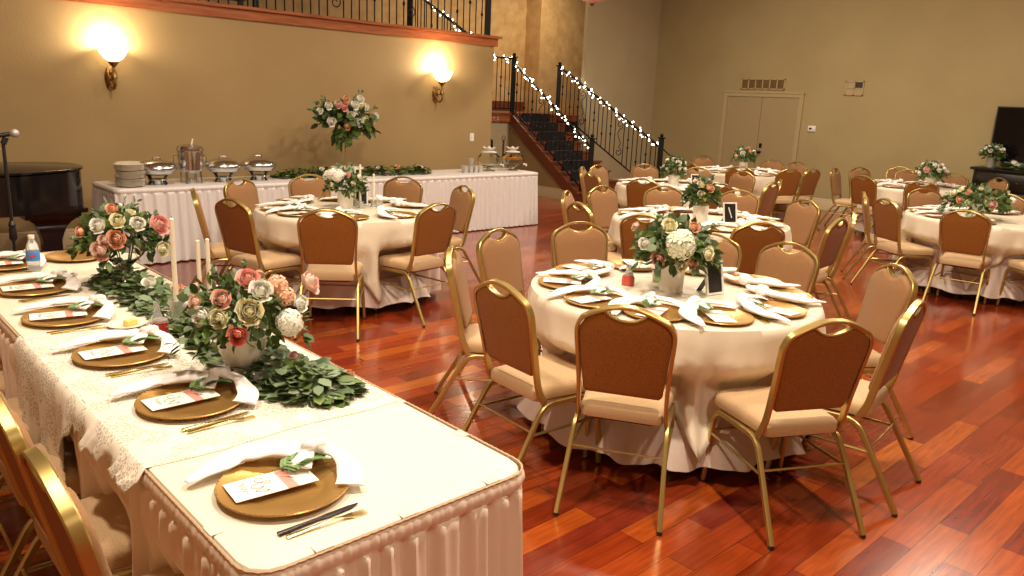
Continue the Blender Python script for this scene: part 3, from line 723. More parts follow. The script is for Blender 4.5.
def flower(parent, kind, p, r, out, nm=None):
    me = {'hyd': HYD, 'stk': STK, 'hydw': HYDW}.get(kind) or FM[kind]
    o = put(nm or {'hyd': 'hydrangea', 'stk': 'stock_bloom', 'hydw': 'hydrangea'}.get(kind, 'rose'), me, parent, p)
    o.scale = (r, r, r); o.rotation_euler = Vector(out).to_track_quat('Z', 'Y').to_euler()
    return o
VASEP = [(.001, 0), (.062, 0), (.066, .012), (.07, .14), (.073, .15), (.069, .15), (.064, .02), (.001, .015)]
URNP = [(.001, 0), (.045, 0), (.047, .008), (.03, .02), (.028, .03), (.055, .05), (.078, .10), (.085, .145), (.09, .15), (.084, .15), (.05, .06), (.001, .05)]
BOWLP = [(.001, 0), (.055, 0), (.05, .008), (.012, .02), (.012, .075), (.03, .09), (.09, .15), (.11, .18), (.107, .18), (.085, .152), (.02, .098), (.001, .096)]
COL = dict(rw='white', rcream='cream', rblush='blush', rpink='pink', rpeach='peach', rcoral='coral', hyd='pale green', stk='peach', hydw='white')
def arrangement(label, loc, vase, vmat, flowers=None, n=12, rx=(.17, .17, .13), h=.22, leaves=240, seed=1, mix=('rw', 'rw', 'rpeach', 'rblush', 'rcream'), ll=.065, fr=.032, droop=True, lmat='leaf'):
    t = thing('flower_arrangement', label, 'flower arrangement', loc); r = random.Random(seed)
    MB().lathe(vase, 28, caps=False).build('vase', M[vmat], t)
    c = Vector((0, 0, h)); b = foliage_blob(c, (rx[0]*.95, rx[1]*.95, rx[2]*.9), leaves, ll, ll*.5, seed)
    if droop:
        for k in range(9):
            a = r.uniform(0, 2*PI); q = Vector((math.cos(a), math.sin(a), 0)); 
            pts = [c+q*rx[0]*.5, c+q*rx[0]*1.0+Vector((0, 0, -.02)), c+q*rx[0]*1.08+Vector((0, 0, -.09))]
            for f in range(9):
                g_ = f/8; p = pts[0].lerp(pts[1], min(1, g_*2)) if g_ < .5 else pts[1].lerp(pts[2], g_*2-1)
                leaf(b, p, q+rdir(r)*.9, Vector((0, 0, 1))+rdir(r)*.4, ll, ll*.55)
    b.build('foliage', M[lmat], t, 180, recalc=False)
    e = foliage_blob(c+Vector((0, 0, .02)), (rx[0]*1.02, rx[1]*1.02, rx[2]*1.0), leaves//4, ll*.7, ll*.6, seed+50)
    for k in range(6):      # upright sprigs
        a = r.uniform(0, 2*PI); q = Vector((.5*math.cos(a), .5*math.sin(a), 1)).normalized()
        for f in range(7): leaf(e, c+q*(rx[2]*.7+f*.014), rdir(r)+q, rdir(r), ll*.5, ll*.22)
    e.build('eucalyptus_leaves', M['euca'], t, 180, recalc=False)
    stm = MB()
    for k in range(7):
        a = r.uniform(0, 2*PI); stm.tube([(.02*math.cos(a), .02*math.sin(a), .05), (.08*math.cos(a), .08*math.sin(a), h)], .003, 5)
    stm.build('stem_bunch', M['stem'], t)
    L0 = Vector(loc)
    if flowers:
        for k_, p, s in flowers: p = Vector(p)-L0; o = flower(t, k_, p*1.0+(p-c)*.10, s*1.25, (p-c*.9)+Vector((-.06, -.09, .02))); o['label'] = COL[k_]+' bloom'
    pts = []
    tries = 0
    while len(pts) < n and tries < 900:
        tries += 1; v = rdir(r)
        if v.z < -.15: continue
        p = c+Vector((v.x*rx[0], v.y*rx[1], v.z*rx[2]))
        if any((p-q).length < fr*1.7 for q in pts): continue
        if flowers and any((p-(Vector(q[1])-L0)).length < fr*2.0 for q in flowers): continue
        pts.append(p); kk = mix[len(pts) % len(mix)]; s = fr*r.uniform(.8, 1.2)*(1.5 if kk in ('hyd', 'hydw') else 1)
        o = flower(t, kk, p, s, v); o['label'] = COL[kk]+' bloom'
    return t
# hero arrangement on the head table
arrangement('large blush, cream and coral rose arrangement in white footed vase on head table', (1.09, 2.50, HZ+.0035), URNP, 'white', [
    ('rpink', (1.084, 2.424, 1.126), .040), ('rw', (1.103, 2.38, 1.098), .040), ('rblush', (1.297, 2.445, 1.085), .046), ('rcream', (1.05, 2.345, 1.05), .045),
    ('rcream', (.975, 2.386, 1.03), .033), ('rcoral', (1.008, 2.34, .985), .033), ('rblush', (.995, 2.41, 1.08), .035), ('rw', (.946, 2.44, 1.03), .034),
    ('stk', (1.165, 2.40, 1.10), .030), ('stk', (1.18, 2.375, 1.07), .026), ('hydw', (1.167, 2.33, 1.00), .036), ('rw', (1.215, 2.35, 1.05), .030), ('rblush', (.94, 2.47, 1.065), .024)],
    6, (.19, .19, .14), .225, 430, 11, ('rpeach', 'rw', 'rblush'), .052, .030)
arrangement('rose arrangement in glass compote at far end of head table garland', (1.19, 4.08, HZ+.002), BOWLP, 'glass', [
    ('rpeach', (1.11, 3.885, 1.044), .045), ('rpink', (1.30, 3.92, 1.085), .050), ('rw', (1.204, 3.90, 1.10), .036), ('rw', (1.06, 3.95, 1.095), .038), ('rblush', (1.055, 3.925, .99), .046),
    ('rblush', (1.068, 3.91, 1.035), .030), ('rcream', (1.13, 3.92, 1.115), .036), ('rpeach', (1.134, 4.0, 1.155), .030), ('rcream', (1.31, 3.93, .975), .038), ('rpeach', (1.006, 4.02, 1.062), .026)],
    6, (.19, .19, .14), .25, 420, 12, ('rcream', 'rw', 'rpeach'), .06, .030)
# garland down the middle of the head table
def garland(label, path, wd, ht, n, ln, lw, seed, m='euca', roses=(), z=HZ, name='leaf_garland', lay=()):
    p0 = Vector((path[0][0], path[0][1], z)); t = thing(name, label, 'garland', p0); r = random.Random(seed)
    P = smooth([(x, y, 0) for x, y in path], 12); nP = len(P)
    for mm, frac in ((m, .6), ('leaf', .4)):
        b = MB()
        for _ in range(int(n*frac)):
            f = r.random(); i = min(nP-2, int(f*(nP-1))); c = P[i].lerp(P[i+1], r.random()); tg = (P[i+1]-P[i]).normalized(); s = Vector((-tg.y, tg.x, 0))
            u = r.uniform(-1, 1); taper = min(1, .35+min(f, 1-f)*8)
            pos = c+s*(u*wd*taper)+Vector((0, 0, ht*(1-u*u)*r.random()*taper+.006))-Vector((p0.x, p0.y, 0))
            d = tg*(-1 if r.random() < .5 else 1)*r.uniform(.3, 1)+s*u*1.3+Vector((0, 0, r.uniform(-.15, .45)))
            if f < .06: d = -tg*1.2+s*u+Vector((0, 0, .2*r.random()))
            k = r.uniform(.75, 1.25); 
            tip = pos+d.normalized()*ln*k
            if tip.z < .006: d.z += (.008-tip.z)/ (ln*k)*d.length
            leaf(b, pos, d, Vector((0, 0, 1))+rdir(r)*.5, ln*k, lw*k, .1)
        b.build('foliage', M[mm], t, 180, recalc=False)
    sb_ = MB(); sb_.tube([p-Vector((p0.x, p0.y, 0))+Vector((0, 0, .012)) for p in P], .004, 5); sb_.build('stem', M['stem'], t)
    for k_, x, y, zz, s in roses:
        o = flower(t, k_, (x-p0.x, y-p0.y, zz-z), s, (-.35, -.5, .8)); o['label'] = COL[k_]+' bloom'
    return t
garland('eucalyptus garland running down the middle of the head table around the vases', [(1.27, 2.12), (1.20, 2.26), (1.17, 2.45), (1.19, 2.8), (1.20, 3.2), (1.2, 3.6), (1.17, 3.95), (1.2, 4.3)], .115, .085, 1300, .056, .036, 7,
        roses=[('rw', 1.18, 3.70, .855, .042), ('rpeach', 1.27, 3.60, .84, .036), ('rblush', 1.20, 3.36, .84, .036), ('rblush', 1.26, 3.40, .83, .03), ('rblush', 1.235, 2.40, .845, .026), ('rpeach', 1.36, 2.24, .80, .022), ('rblush', 1.33, 2.9, .83, .03)])
# garland on the buffet
garland('dark green garland with pale roses lying along the middle of buffet', [(4.22, 8.46), (4.9, 8.52), (5.6, 8.46), (6.3, 8.42)], .13, .09, 900, .085, .04, 8, 'leaf',
        roses=[('rw', 4.75, 8.42, .86, .04), ('rpeach', 5.85, 8.42, .86, .045), ('rw', 5.55, 8.42, .85, .035), ('rw', 6.2, 8.38, .85, .035)], z=.766)
# tall centrepiece at the middle of the buffet
t = thing('tall_flower_stand', 'tall glass stand topped with a wide white and pink bouquet on buffet middle', 'flower arrangement', (5.10, 8.50, .766))
MB().lathe([(.001, .0), (.10, 0), (.10, .01), (.02, .02), (.016, .40), (.05, .48), (.08, .50), (.075, .50), (.001, .47)], 24).build('stand', M['glass'], t)
MB().lathe([(.001, .055), (.20, .055), (.20, .07), (.001, .07)], 36, (-.05, -.16, .05)).build('plinth_disc', M['white'], t)
MB().lathe([(.001, 0), (.05, .0), (.05, .105), (.001, .105)], 20, (-.05, -.16, 0)).build('plinth_foot', M['frost'], t)
b = foliage_blob((0, 0, .70), (.40, .26, .15), 330, .12, .07, 31, .25, inner=.1)
foliage_blob((0, 0, .50), (.11, .11, .16), 130, .12, .06, 32, 1.2, b=b, inner=.1); foliage_blob((.27, -.03, .58), (.13, .1, .10), 60, .12, .07, 34, .9, b=b, inner=.2)
b.build('foliage', M['leaf'], t, 180, recalc=False)
r = random.Random(2); e = MB()
for k in range(7):
    a = (175+k*8, 165, 150, 140, 60, 15, 190)[k]; q = Vector((math.cos(rad(a)), r.uniform(-.3, .1), .5*math.sin(rad(a))+.12)).normalized()
    e.tube([Vector((0, 0, .70)), Vector((0, 0, .72))+q*.42], .004, 4)
    for f in range(12): leaf(e, Vector((0, 0, .72))+q*(.20+f*.020), q+rdir(r)*1.2, rdir(r), .06, .045)
e.build('eucalyptus_leaves', M['euca'], t, 180, recalc=False)
for kk, dx, dz, s in [('rpink', -.10, .84, .055), ('rblush', -.17, .86, .045), ('rw', .04, .86, .055), ('rw', -.02, .74, .05), ('rw', -.28, .84, .045), ('rw', -.25, .66, .055), ('rpeach', -.06, .61, .045), ('rw', .12, .66, .055), ('rcream', .16, .86, .05), ('rw', .22, .84, .045),
                      ('rblush', .28, .73, .05), ('rw', .38, .73, .055), ('rcream', .20, .70, .05), ('rpeach', -.07, .93, .04), ('rw', .13, .93, .05), ('rw', .06, .75, .05), ('rw', -.38, .78, .035), ('rw', .34, .66, .04)]:
    o = flower(t, kk, (dx, -.20+abs(dx)*.25, dz), s*1.35, (dx*.7, -1, (dz-.7)*1.5)); o['label'] = COL[kk]+' bloom'
for (x, y, z0, h) in ():
    pass

# ------------------------------------------------------------------ banquet chair
def yb_(z): return -.19-max(0, z-.46)*.215
def banquet_chair():
    t = thing('banquet_chair', '', 'chair')
    # seat
    def so(s, z, inset=0, ys=0):
        pts = []; hw_f, hw_r, yf, yr = .215-inset, .180-inset, .235-inset, -.200+inset
        base = [(-hw_r, yr), (hw_r, yr), (hw_f, yf), (-hw_f, yf)]; rr = (.03, .03, .075, .075)
        for i, (x, y) in enumerate(base):
            a = Vector((*base[i-1], 0)); b = Vector((x, y, 0)); c = Vector((*base[(i+1) % 4], 0)); q = rr[i]
            p0 = b+(a-b).normalized()*q; p1 = b+(c-b).normalized()*q
            for k in range(6): f = k/5; v = p0*(1-f)**2+b*2*f*(1-f)+p1*f*f; pts.append((v.x, v.y, z))
        return pts
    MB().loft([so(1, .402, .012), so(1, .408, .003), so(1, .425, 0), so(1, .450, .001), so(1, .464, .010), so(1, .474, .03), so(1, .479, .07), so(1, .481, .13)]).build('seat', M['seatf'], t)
    MB().loft([so(1, .390, .03), so(1, .403, .02)]).build('seat_pan', M['glide'], t)
    # back frame: one band from seat rear up over the crown
    def mir(p): return [(-x, z) for x, z in reversed(p)]
    half = [(.196, .405), (.193, .47), (.192, .56), (.199, .70), (.206, .80), (.203, .845), (.185, .880), (.150, .902), (.10, .925), (.05, .940), (0, .944)]
    full = half+mir(half)[1:]
    path = smooth([(x, yb_(z)+(.03 if z < .41 else 0), z) for x, z in full], 3)
    MB().sweep(path, rrect(.017, .0085, .004), up=(1, 0, 0)).build('back_frame', M['gold'], t)
    # upholstered panel with hand scoop at the top
    out = [(-.172, .545), (-.158, .530), (.158, .530), (.172, .545), (.182, .64), (.192, .74), (.197, .80), (.194, .840), (.175, .872), (.142, .893), (.110, .908),
           (.088, .911), (.070, .898), (.036, .883), (0, .878), (-.036, .883), (-.070, .898), (-.088, .911), (-.110, .908), (-.142, .893), (-.175, .872), (-.194, .840), (-.197, .80), (-.192, .74), (-.182, .64)]
    def inset(pts, d):
        n = len(pts); o = []
        for i in range(n):
            a, b, c = Vector(pts[i-1]), Vector(pts[i]), Vector(pts[(i+1) % n]); t1 = (b-a).normalized(); t2 = (c-b).normalized()
            nn = Vector((-(t1+t2).y, (t1+t2).x)).normalized(); o.append((b.x+nn.x*d, b.y+nn.y*d))
        return o
    def pad(name, m, sgn, th):
        rings = [[(x, yb_(z), z) for x, z in out]]
        for d, q in ((0, .55), (.006, .82), (.018, 1.0)): rings.append([(x, yb_(z)+sgn*th*q, z) for x, z in inset(out, d)])
        b = MB(); b.loft(rings, False, False); last = rings[-1]
        tris = geometry.tessellate_polygon([[Vector((x, z, 0)) for x, y, z in last]])
        b.add(last, [tuple(tr_) for tr_ in tris]); return b.build(name, m, t, 50)
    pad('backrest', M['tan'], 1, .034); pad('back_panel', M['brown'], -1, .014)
    tr_ = [(-.090, .918), (-.070, .901), (-.036, .886), (0, .881), (.036, .886), (.070, .901), (.090, .918)]
    MB().sweep(smooth([(x, yb_(z), z) for x, z in tr_], 4), rrect(.015, .004, .002), up=(0, 0, 1)).build('hand_grip_trim', M['gold'], t)
    # legs
    for s in (-1, 1):
        pth = fillet([(s*.212, .215, .012), (s*.200, .185, .382), (s*.202, -.165, .392), (s*.224, -.385, .012)], .065, 7)
        mid = len(pth)//2
        for nm, seg in (('f', pth[:mid+1]), ('r', pth[mid:])):
            lg = MB().sweep(seg, rrect(.0125, .0105, .004), up=(s, 0, 0)).build('leg', M['gold'], t)
            e = seg[0] if nm == 'f' else seg[-1]
            MB().lathe([(.001, 0), (.012, 0), (.014, .006), (.011, .014), (.001, .02)], 10, (e.x, e.y, 0)).build('foot_glide', M['glide'], lg)
        MB().tube([(s*.206, .198, .26), (s*.213, -.245, .26)], .007, 6).build('side_stretcher', M['gold'], t)
    MB().tube([(-.2145, -.236, .275), (.2145, -.236, .275)], .0055, 6).build('rear_stretcher', M['gold'], t)
    MB().tube([(-.206, .197, .275), (.206, .197, .275)], .0055, 6).build('front_stretcher', M['gold'], t)
    return t
CH = banquet_chair()
def chair_at(bx, by, ang, label, group):
    """bx,by: where the top of the back stands; ang: direction the sitter faces"""
    a = rad(ang); return inst(CH, (bx+.285*math.cos(a), by+.285*math.sin(a), 0), a-PI/2, label, group)

# ------------------------------------------------------------------ place setting pieces
chg = MB(); chg.lathe([(.001, .006), (.095, .006), (.103, .009), (.150, .017), (.163, .020), (.165, .018), (.163, .015), (.10, .001), (.001, 0)], 44, caps=False)
CHARGER = thing('charger_plate', '', 'charger plate'); chg.build('dish', M['charger'], CHARGER)
bd = MB()
for k in range(72): a = 2*PI*k/72; bd.ball((.1615*math.cos(a), .1615*math.sin(a), .0195), .0028, 4)
bd.build('beaded_rim', M['charger'], CHARGER, 180)
# sitter looks along +Y, own right is +X
def napkin_mesh(seed, tail=1.0):
    r = random.Random(seed); b = MB()
    def sheet(pts, w_, h_, folds, amp, ph):
        prof = []; K = 20
        for k in range(K):
            a = 2*PI*k/K; rr = 1+.10*math.sin(a*3+ph); cr = 1+.22*math.sin(6*math.cos(a)+ph*2)*(math.sin(a) > 0); prof.append((rr*math.cos(a), rr*max(-.6, math.sin(a)*cr)))
        sc = [(w_[i], h_[i]) for i in range(len(pts))]
        b.sweep(pts, prof, up=(0, 0, 1), scale=sc)
    j = lambda q: r.uniform(-q, q)
    # long body, flat pointed end flaring then gathering into the knot
    body = smooth([(-.165+j(.015), -.185, .008), (-.18+j(.012), -.11, .015), (-.182+j(.008), -.035, .020), (-.15+j(.01), .035, .025+j(.004)), (-.11, .085, .028), (-.085, .11, .030)], 5)
    n = len(body); wv = []; hv = []
    for i in range(n):
        f = i/(n-1); wv.append((.010+.044*math.sin(min(1, f*1.9)*PI/2)*(1-.55*f))*(1+.06*math.sin(i*.9+seed))); hv.append((.003+.014*math.sin(min(1, f*1.2)*PI/2))*(1+.18*math.sin(i*.9+seed*2)))
    sheet(body, wv, hv, 3, .1, 1)
    # knot: two crossing loops
    kc = Vector((-.075, .128, .036))
    for (u, v, rr) in ((Vector((.7, .2, .68)), Vector((-.3, .9, .1)), .026), (Vector((.2, -.8, .6)), Vector((.9, .2, .2)), .024)):
        b.tube([kc+u*(rr*math.cos(a))+v*(rr*math.sin(a)) for a in [2*PI*i/14 for i in range(14)]], .0145, 8, closed=True)
    b.ball(kc, .026, 10, .9)
    # tail and a small ear
    tl = smooth([(-.065, .14, .034), (-.02, .165, .030), (.045, .155, .028), (.10*tail, .14, .022), (.135*tail, .115+j(.01), .010)], 5); n = len(tl)
    sheet(tl, [(.014+.024*(i/(n-1)))*(1+.05*math.sin(i*.6)) for i in range(n)], [(.013-.008*(i/(n-1)))*(1+.15*math.sin(i*.8+1)) for i in range(n)], 2, .1, 2)
    ear = smooth([(-.08, .115, .038), (-.05, .09, .034), (-.02, .055, .024)], 5); n = len(ear)
    sheet(ear, [.012+.020*(i/(n-1)) for i in range(n)], [.012-.007*(i/(n-1)) for i in range(n)], 2, .1, 0)
    return b.mesh('napkin', M['napkin'], 75)
NAPS = [napkin_mesh(s, tl) for s, tl in ((1, 1.0), (2, .9), (3, 1.1))]
def menu_card():
    t = thing('menu_card', '', 'menu card')
    MB().box((-.052, -.105, 0), (.052, .105, .0012)).build('card', M['card'], t)
    MB().box((-.053, .025, .0005), (.053, .052, .0022)).build('ribbon_band', M['ribbon'], t)
    wr = MB(); r = random.Random(4); z = .0018
    def stroke(pts, wd=.0012): wr.sweep(smooth([(x, y, z) for x, y in pts], 5), [(wd, -.0003), (wd, .0003), (-wd, .0003), (-wd, -.0003)], up=(0, 0, 1))
    # one large flowing script word written across the card, and a small line above it
    stroke([(-.030, -.012), (-.040, -.020), (-.030, -.032), (-.012, -.024), (-.004, -.004), (-.016, -.002), (-.010, -.040), (.004, -.052), (.012, -.036), (.006, -.020), (.016, -.030), (.024, -.048), (.032, -.032), (.030, -.014), (.040, -.028)])
    stroke([(-.034, -.070), (-.026, -.060), (-.020, -.074), (-.012, -.062), (-.006, -.074), (.002, -.062), (.008, -.074), (.016, -.064), (.024, -.072)], .0007)
    wr.build('script_writing', M['ink'], t)
    return t
CARD = menu_card()
def sprig():
    t = thing('herb_sprig', '', 'herb sprig'); r = random.Random(3); b = MB()
    for k in range(26):
        f = k/25; p = Vector((-.012+.02*f, .0+.075*f-.03, .006+.012*math.sin(f*PI))); s = 1 if k % 2 else -1
        leaf(b, p, Vector((s*.9, .7, .25)), Vector((0, 0, 1)), .030*(1.2-f*.5), .009, .1)
    for k in range(14):
        f = k/13; p = Vector((.02-.05*f, .0+.05*f-.02, .012)); s = 1 if k % 2 else -1
        leaf(b, p, Vector((-.8, .6*s, .3)), Vector((0, 0, 1)), .026, .008, .1)
    b.build('leaves', M['herb'], t, 180, recalc=False)
    MB().tube([(-.018, -.045, .006), (-.005, 0, .014), (.010, .05, .008)], .0014, 5).build('stem', M['stem'], t); return t
SPRIG = sprig()
def fork():
    b = MB(); pf = lambda w_, h_: None
    pts = smooth([(0, -.10, .003), (0, -.05, .005), (0, .02, .009), (0, .045, .006), (0, .065, .004)], 4); n = len(pts)
    b.sweep(pts, rrect(1, 1, .3), up=(0, 0, 1), scale=[((.008-.005*min(1, i/(n*.5))) if i < n*.55 else (.003+.010*((i-n*.55)/(n*.45))), .0014) for i in range(n)])
    for k in range(4):
        x = -.0096+k*.0064; b.sweep([(x, .063, .004), (x, .085, .002), (x, .10, .004)], rrect(.0017, .001, .0004), up=(0, 0, 1))
    return b.mesh('fork', M['goldshine'], 40)
def knife():
    b = MB(); b.sweep([(0, -.11, .004), (0, -.06, .004), (0, -.012, .004)], rrect(1, 1, .3), up=(0, 0, 1), scale=[(.0075, .003), (.006, .003), (.005, .002)])
    b.sweep([(0, -.012, .004), (0, .02, .003), (-.001, .08, .003), (-.004, .105, .003)], rrect(1, 1, .3), up=(0, 0, 1), scale=[(.005, .0012), (.009, .001), (.008, .001), (.002, .0006)])
    return b
FORK = fork(); KNIFE = knife().mesh('knife', M['goldshine'], 40); KNIFEB = knife().mesh('knife_dark', mat('dark_bronze_knife', (.03, .022, .018), .3, .6), 40)
def setting(x, y, ang, z, where, grp, seed=0, full=2, dark=False):
    """ang: direction the sitter faces"""
    a = rad(ang); rz = a-PI/2; ca, sa = math.cos(rz), math.sin(rz); r = random.Random(seed*7+3)
    W = lambda u, v: (x+u*ca-v*sa, y+u*sa+v*ca)
    inst(CHARGER, (x, y, z), rz, 'antique gold charger plate '+where, 'gold charger plates '+grp)
    nx, ny = W(0, 0); o = put('knotted_napkin', NAPS[seed % 3], None, (nx, ny, z+.012), rz+r.uniform(-.12, .12))
    tag(o, 'white knotted napkin over the charger '+where, 'napkin', 'knotted napkins '+grp)
    cx, cy = W(-.016, -.026); inst(CARD, (cx, cy, z+.0195), rz-.08+r.uniform(-.08, .08), 'white menu card with pink band '+where, 'menu cards '+grp)
    if full >= 1:
        cx, cy = W(-.035, .065); SPRIG.scale = (1.55, 1.5, 1.3); inst(SPRIG, (cx, cy, z+.0215), rz+.1, 'green herb sprig on menu card '+where, 'herb sprigs '+grp)
    if full >= 2:
        cx, cy = W(.185, -.0); o = put('knife', KNIFEB if dark else KNIFE, None, (cx, cy, z), rz+.03)
        tag(o, ('dark bronze knife ' if dark else 'gold knife ')+'right of the charger '+where, 'knife', 'knives '+grp)
        cx, cy = W(.215, .0); o = put('fork', FORK, None, (cx, cy, z), rz-.06); tag(o, 'polished gold fork right of the charger '+where, 'fork', 'forks '+grp)

# head table settings (sitters look toward +X)
ORD = ['nearest the table end', 'second from near end', 'third from near end', 'fourth from near end', 'fifth from near end', 'sixth from near end']
for i, (x, y) in enumerate([(.825, 1.675), (.855, 2.355), (.83, 2.95), (.80, 3.58), (.81, 4.17), (.81, 4.80)]):
    setting(x, y, (0, 2, 0, -2, 1, 0)[i], HZ+(.004 if 1.99 < y < 3.42 else .001), 'on head table, '+ORD[i], 'on the head table', seed=i+1, full=2, dark=(i == 0))
inst(CHARGER, (1.17, 4.86, HZ+.001), 0, 'bare gold charger plate at the far corner of head table behind the flowers', 'gold charger plates on the head table')
for i, y in enumerate(HCH):
    chair_at(.335, y, 0, 'tan banquet chair along head table, '+ORD[i], 'chairs along the head table')

# candles, jars and such on the head table
def taper(x, y, z, h, label, holder=.07, hr=.028, r=.011):
    t = thing('taper_candle', label, 'candle', (x, y, z+(.0 if not holder else holder-.02)))
    MB().lathe([(.001, 0), (r, 0), (r*.82, h), (r*.5, h+.004), (.001, h+.005)], 14).build('wax', M['wax'], t)
    MB().tube([(0, 0, h), (.001, 0, h+.012)], .0012, 5).build('wick', M['black'], t)
    if holder:
        hm = MB().lathe([(.001, 0), (hr, 0), (hr*1.05, .004), (hr*.78, .018), (hr*.82, holder*.5), (hr, holder), (hr*.8, holder), (hr*.6, holder-.02), (.001, holder-.02)], 20).build('candle_holder', M['frost'], None, loc=(x, y, z))
        tag(hm, 'mercury glass holder under '+label.replace('round table before the buffet', 'buffet-side table'), 'candle holder')
taper(1.135, 3.235, HZ+.003, .36, 'tall single taper candle right of the far rose arrangement', .11, .032)
taper(1.36, 3.56, HZ+.001, .26, 'left one of two twin tapers behind the head table garland', .05)
taper(1.40-.03, 3.47, HZ+.001, .28, 'right one of two twin tapers behind the head table garland', .05)
t = thing('jam_jar', 'small clear-lidded jar of dark red jam on head table by the garland', 'jar', (1.03, 3.13, HZ+.004))
MB().lathe([(.001, 0), (.027, 0), (.031, .01), (.031, .045), (.026, .055), (.001, .056)], 20).build('jam', M['jam'], t)
MB().lathe([(.027, .054), (.029, .056), (.029, .066), (.024, .067), (.001, .067)], 20, caps=False).build('lid', M['bglass'], t)
t = thing('glass_carafe', 'slim clear glass bottle behind the jam jar on head table', 'bottle', (1.05, 3.22, HZ+.004))
MB().lathe([(.001, 0), (.022, 0), (.024, .05), (.012, .075), (.011, .11), (.014, .115), (.011, .115), (.009, .08), (.02, .05), (.018, .004), (.001, .003)], 18, caps=False).build('glass', M['bglass'], t)
t = thing('bread_plate', 'small cream plate beside the jam jar, holding butter', 'plate', (.965, 3.33, HZ+.004))
MB().lathe([(.001, 0), (.045, 0), (.075, .010), (.077, .013), (.073, .013), (.045, .005), (.001, .004)], 28, caps=False).build('dish', M['china'], t)
t = thing('butter_block', 'small yellow block of butter on the small cream plate', 'butter', (.975, 3.32, HZ+.009))
b = MB(); b.loft([[(x, y, z) for x, y in rrect(a_, b_, .004)] for a_, b_, z in ((.024, .016, 0), (.025, .017, .004), (.024, .016, .020), (.022, .014, .023))]); o = b.build('block', M['butter'], t); o.rotation_euler.z = .3
t = thing('water_bottle', 'small clear plastic water bottle with blue label at far left of head table', 'bottle', (.90, 4.60, HZ+.001))
MB().lathe([(.001, 0), (.028, 0), (.031, .008), (.029, .03), (.031, .05), (.031, .12), (.027, .145), (.014, .17), (.012, .18), (.001, .181)], 22).build('body', mat('clear_pet_plastic', (.85, .88, .88), .08, Transmission_Weight=.75, IOR=1.15), t)
MB().lathe([(.001, .178), (.015, .178), (.015, .196), (.001, .197)], 18).build('cap', M['plasticw'], t)
lb = MB().lathe([(.0315, .062), (.0322, .063), (.0322, .112), (.0315, .113)], 28, caps=False).build('label_wrap', M['label'], t)
MB().box((-.02, -.034, .085), (.004, -.0305, .098)).build('red_mark', M['red'], lb)
t = thing('gravy_boat_spoons', 'silver serving spoon lying beside the water bottle', 'spoon', (.96, 4.42, HZ+.001))
MB().sweep(smooth([(-.10, 0, .004), (0, .01, .008), (.06, .01, .006), (.10, .005, .004)], 5), rrect(1, 1, .3), up=(0, 0, 1), scale=[(.005, .0015)]*11+[(.012, .002), (.02, .003), (.02, .003), (.014, .002), (.004, .001)]).build('bowl_and_handle', M['steel'], t)

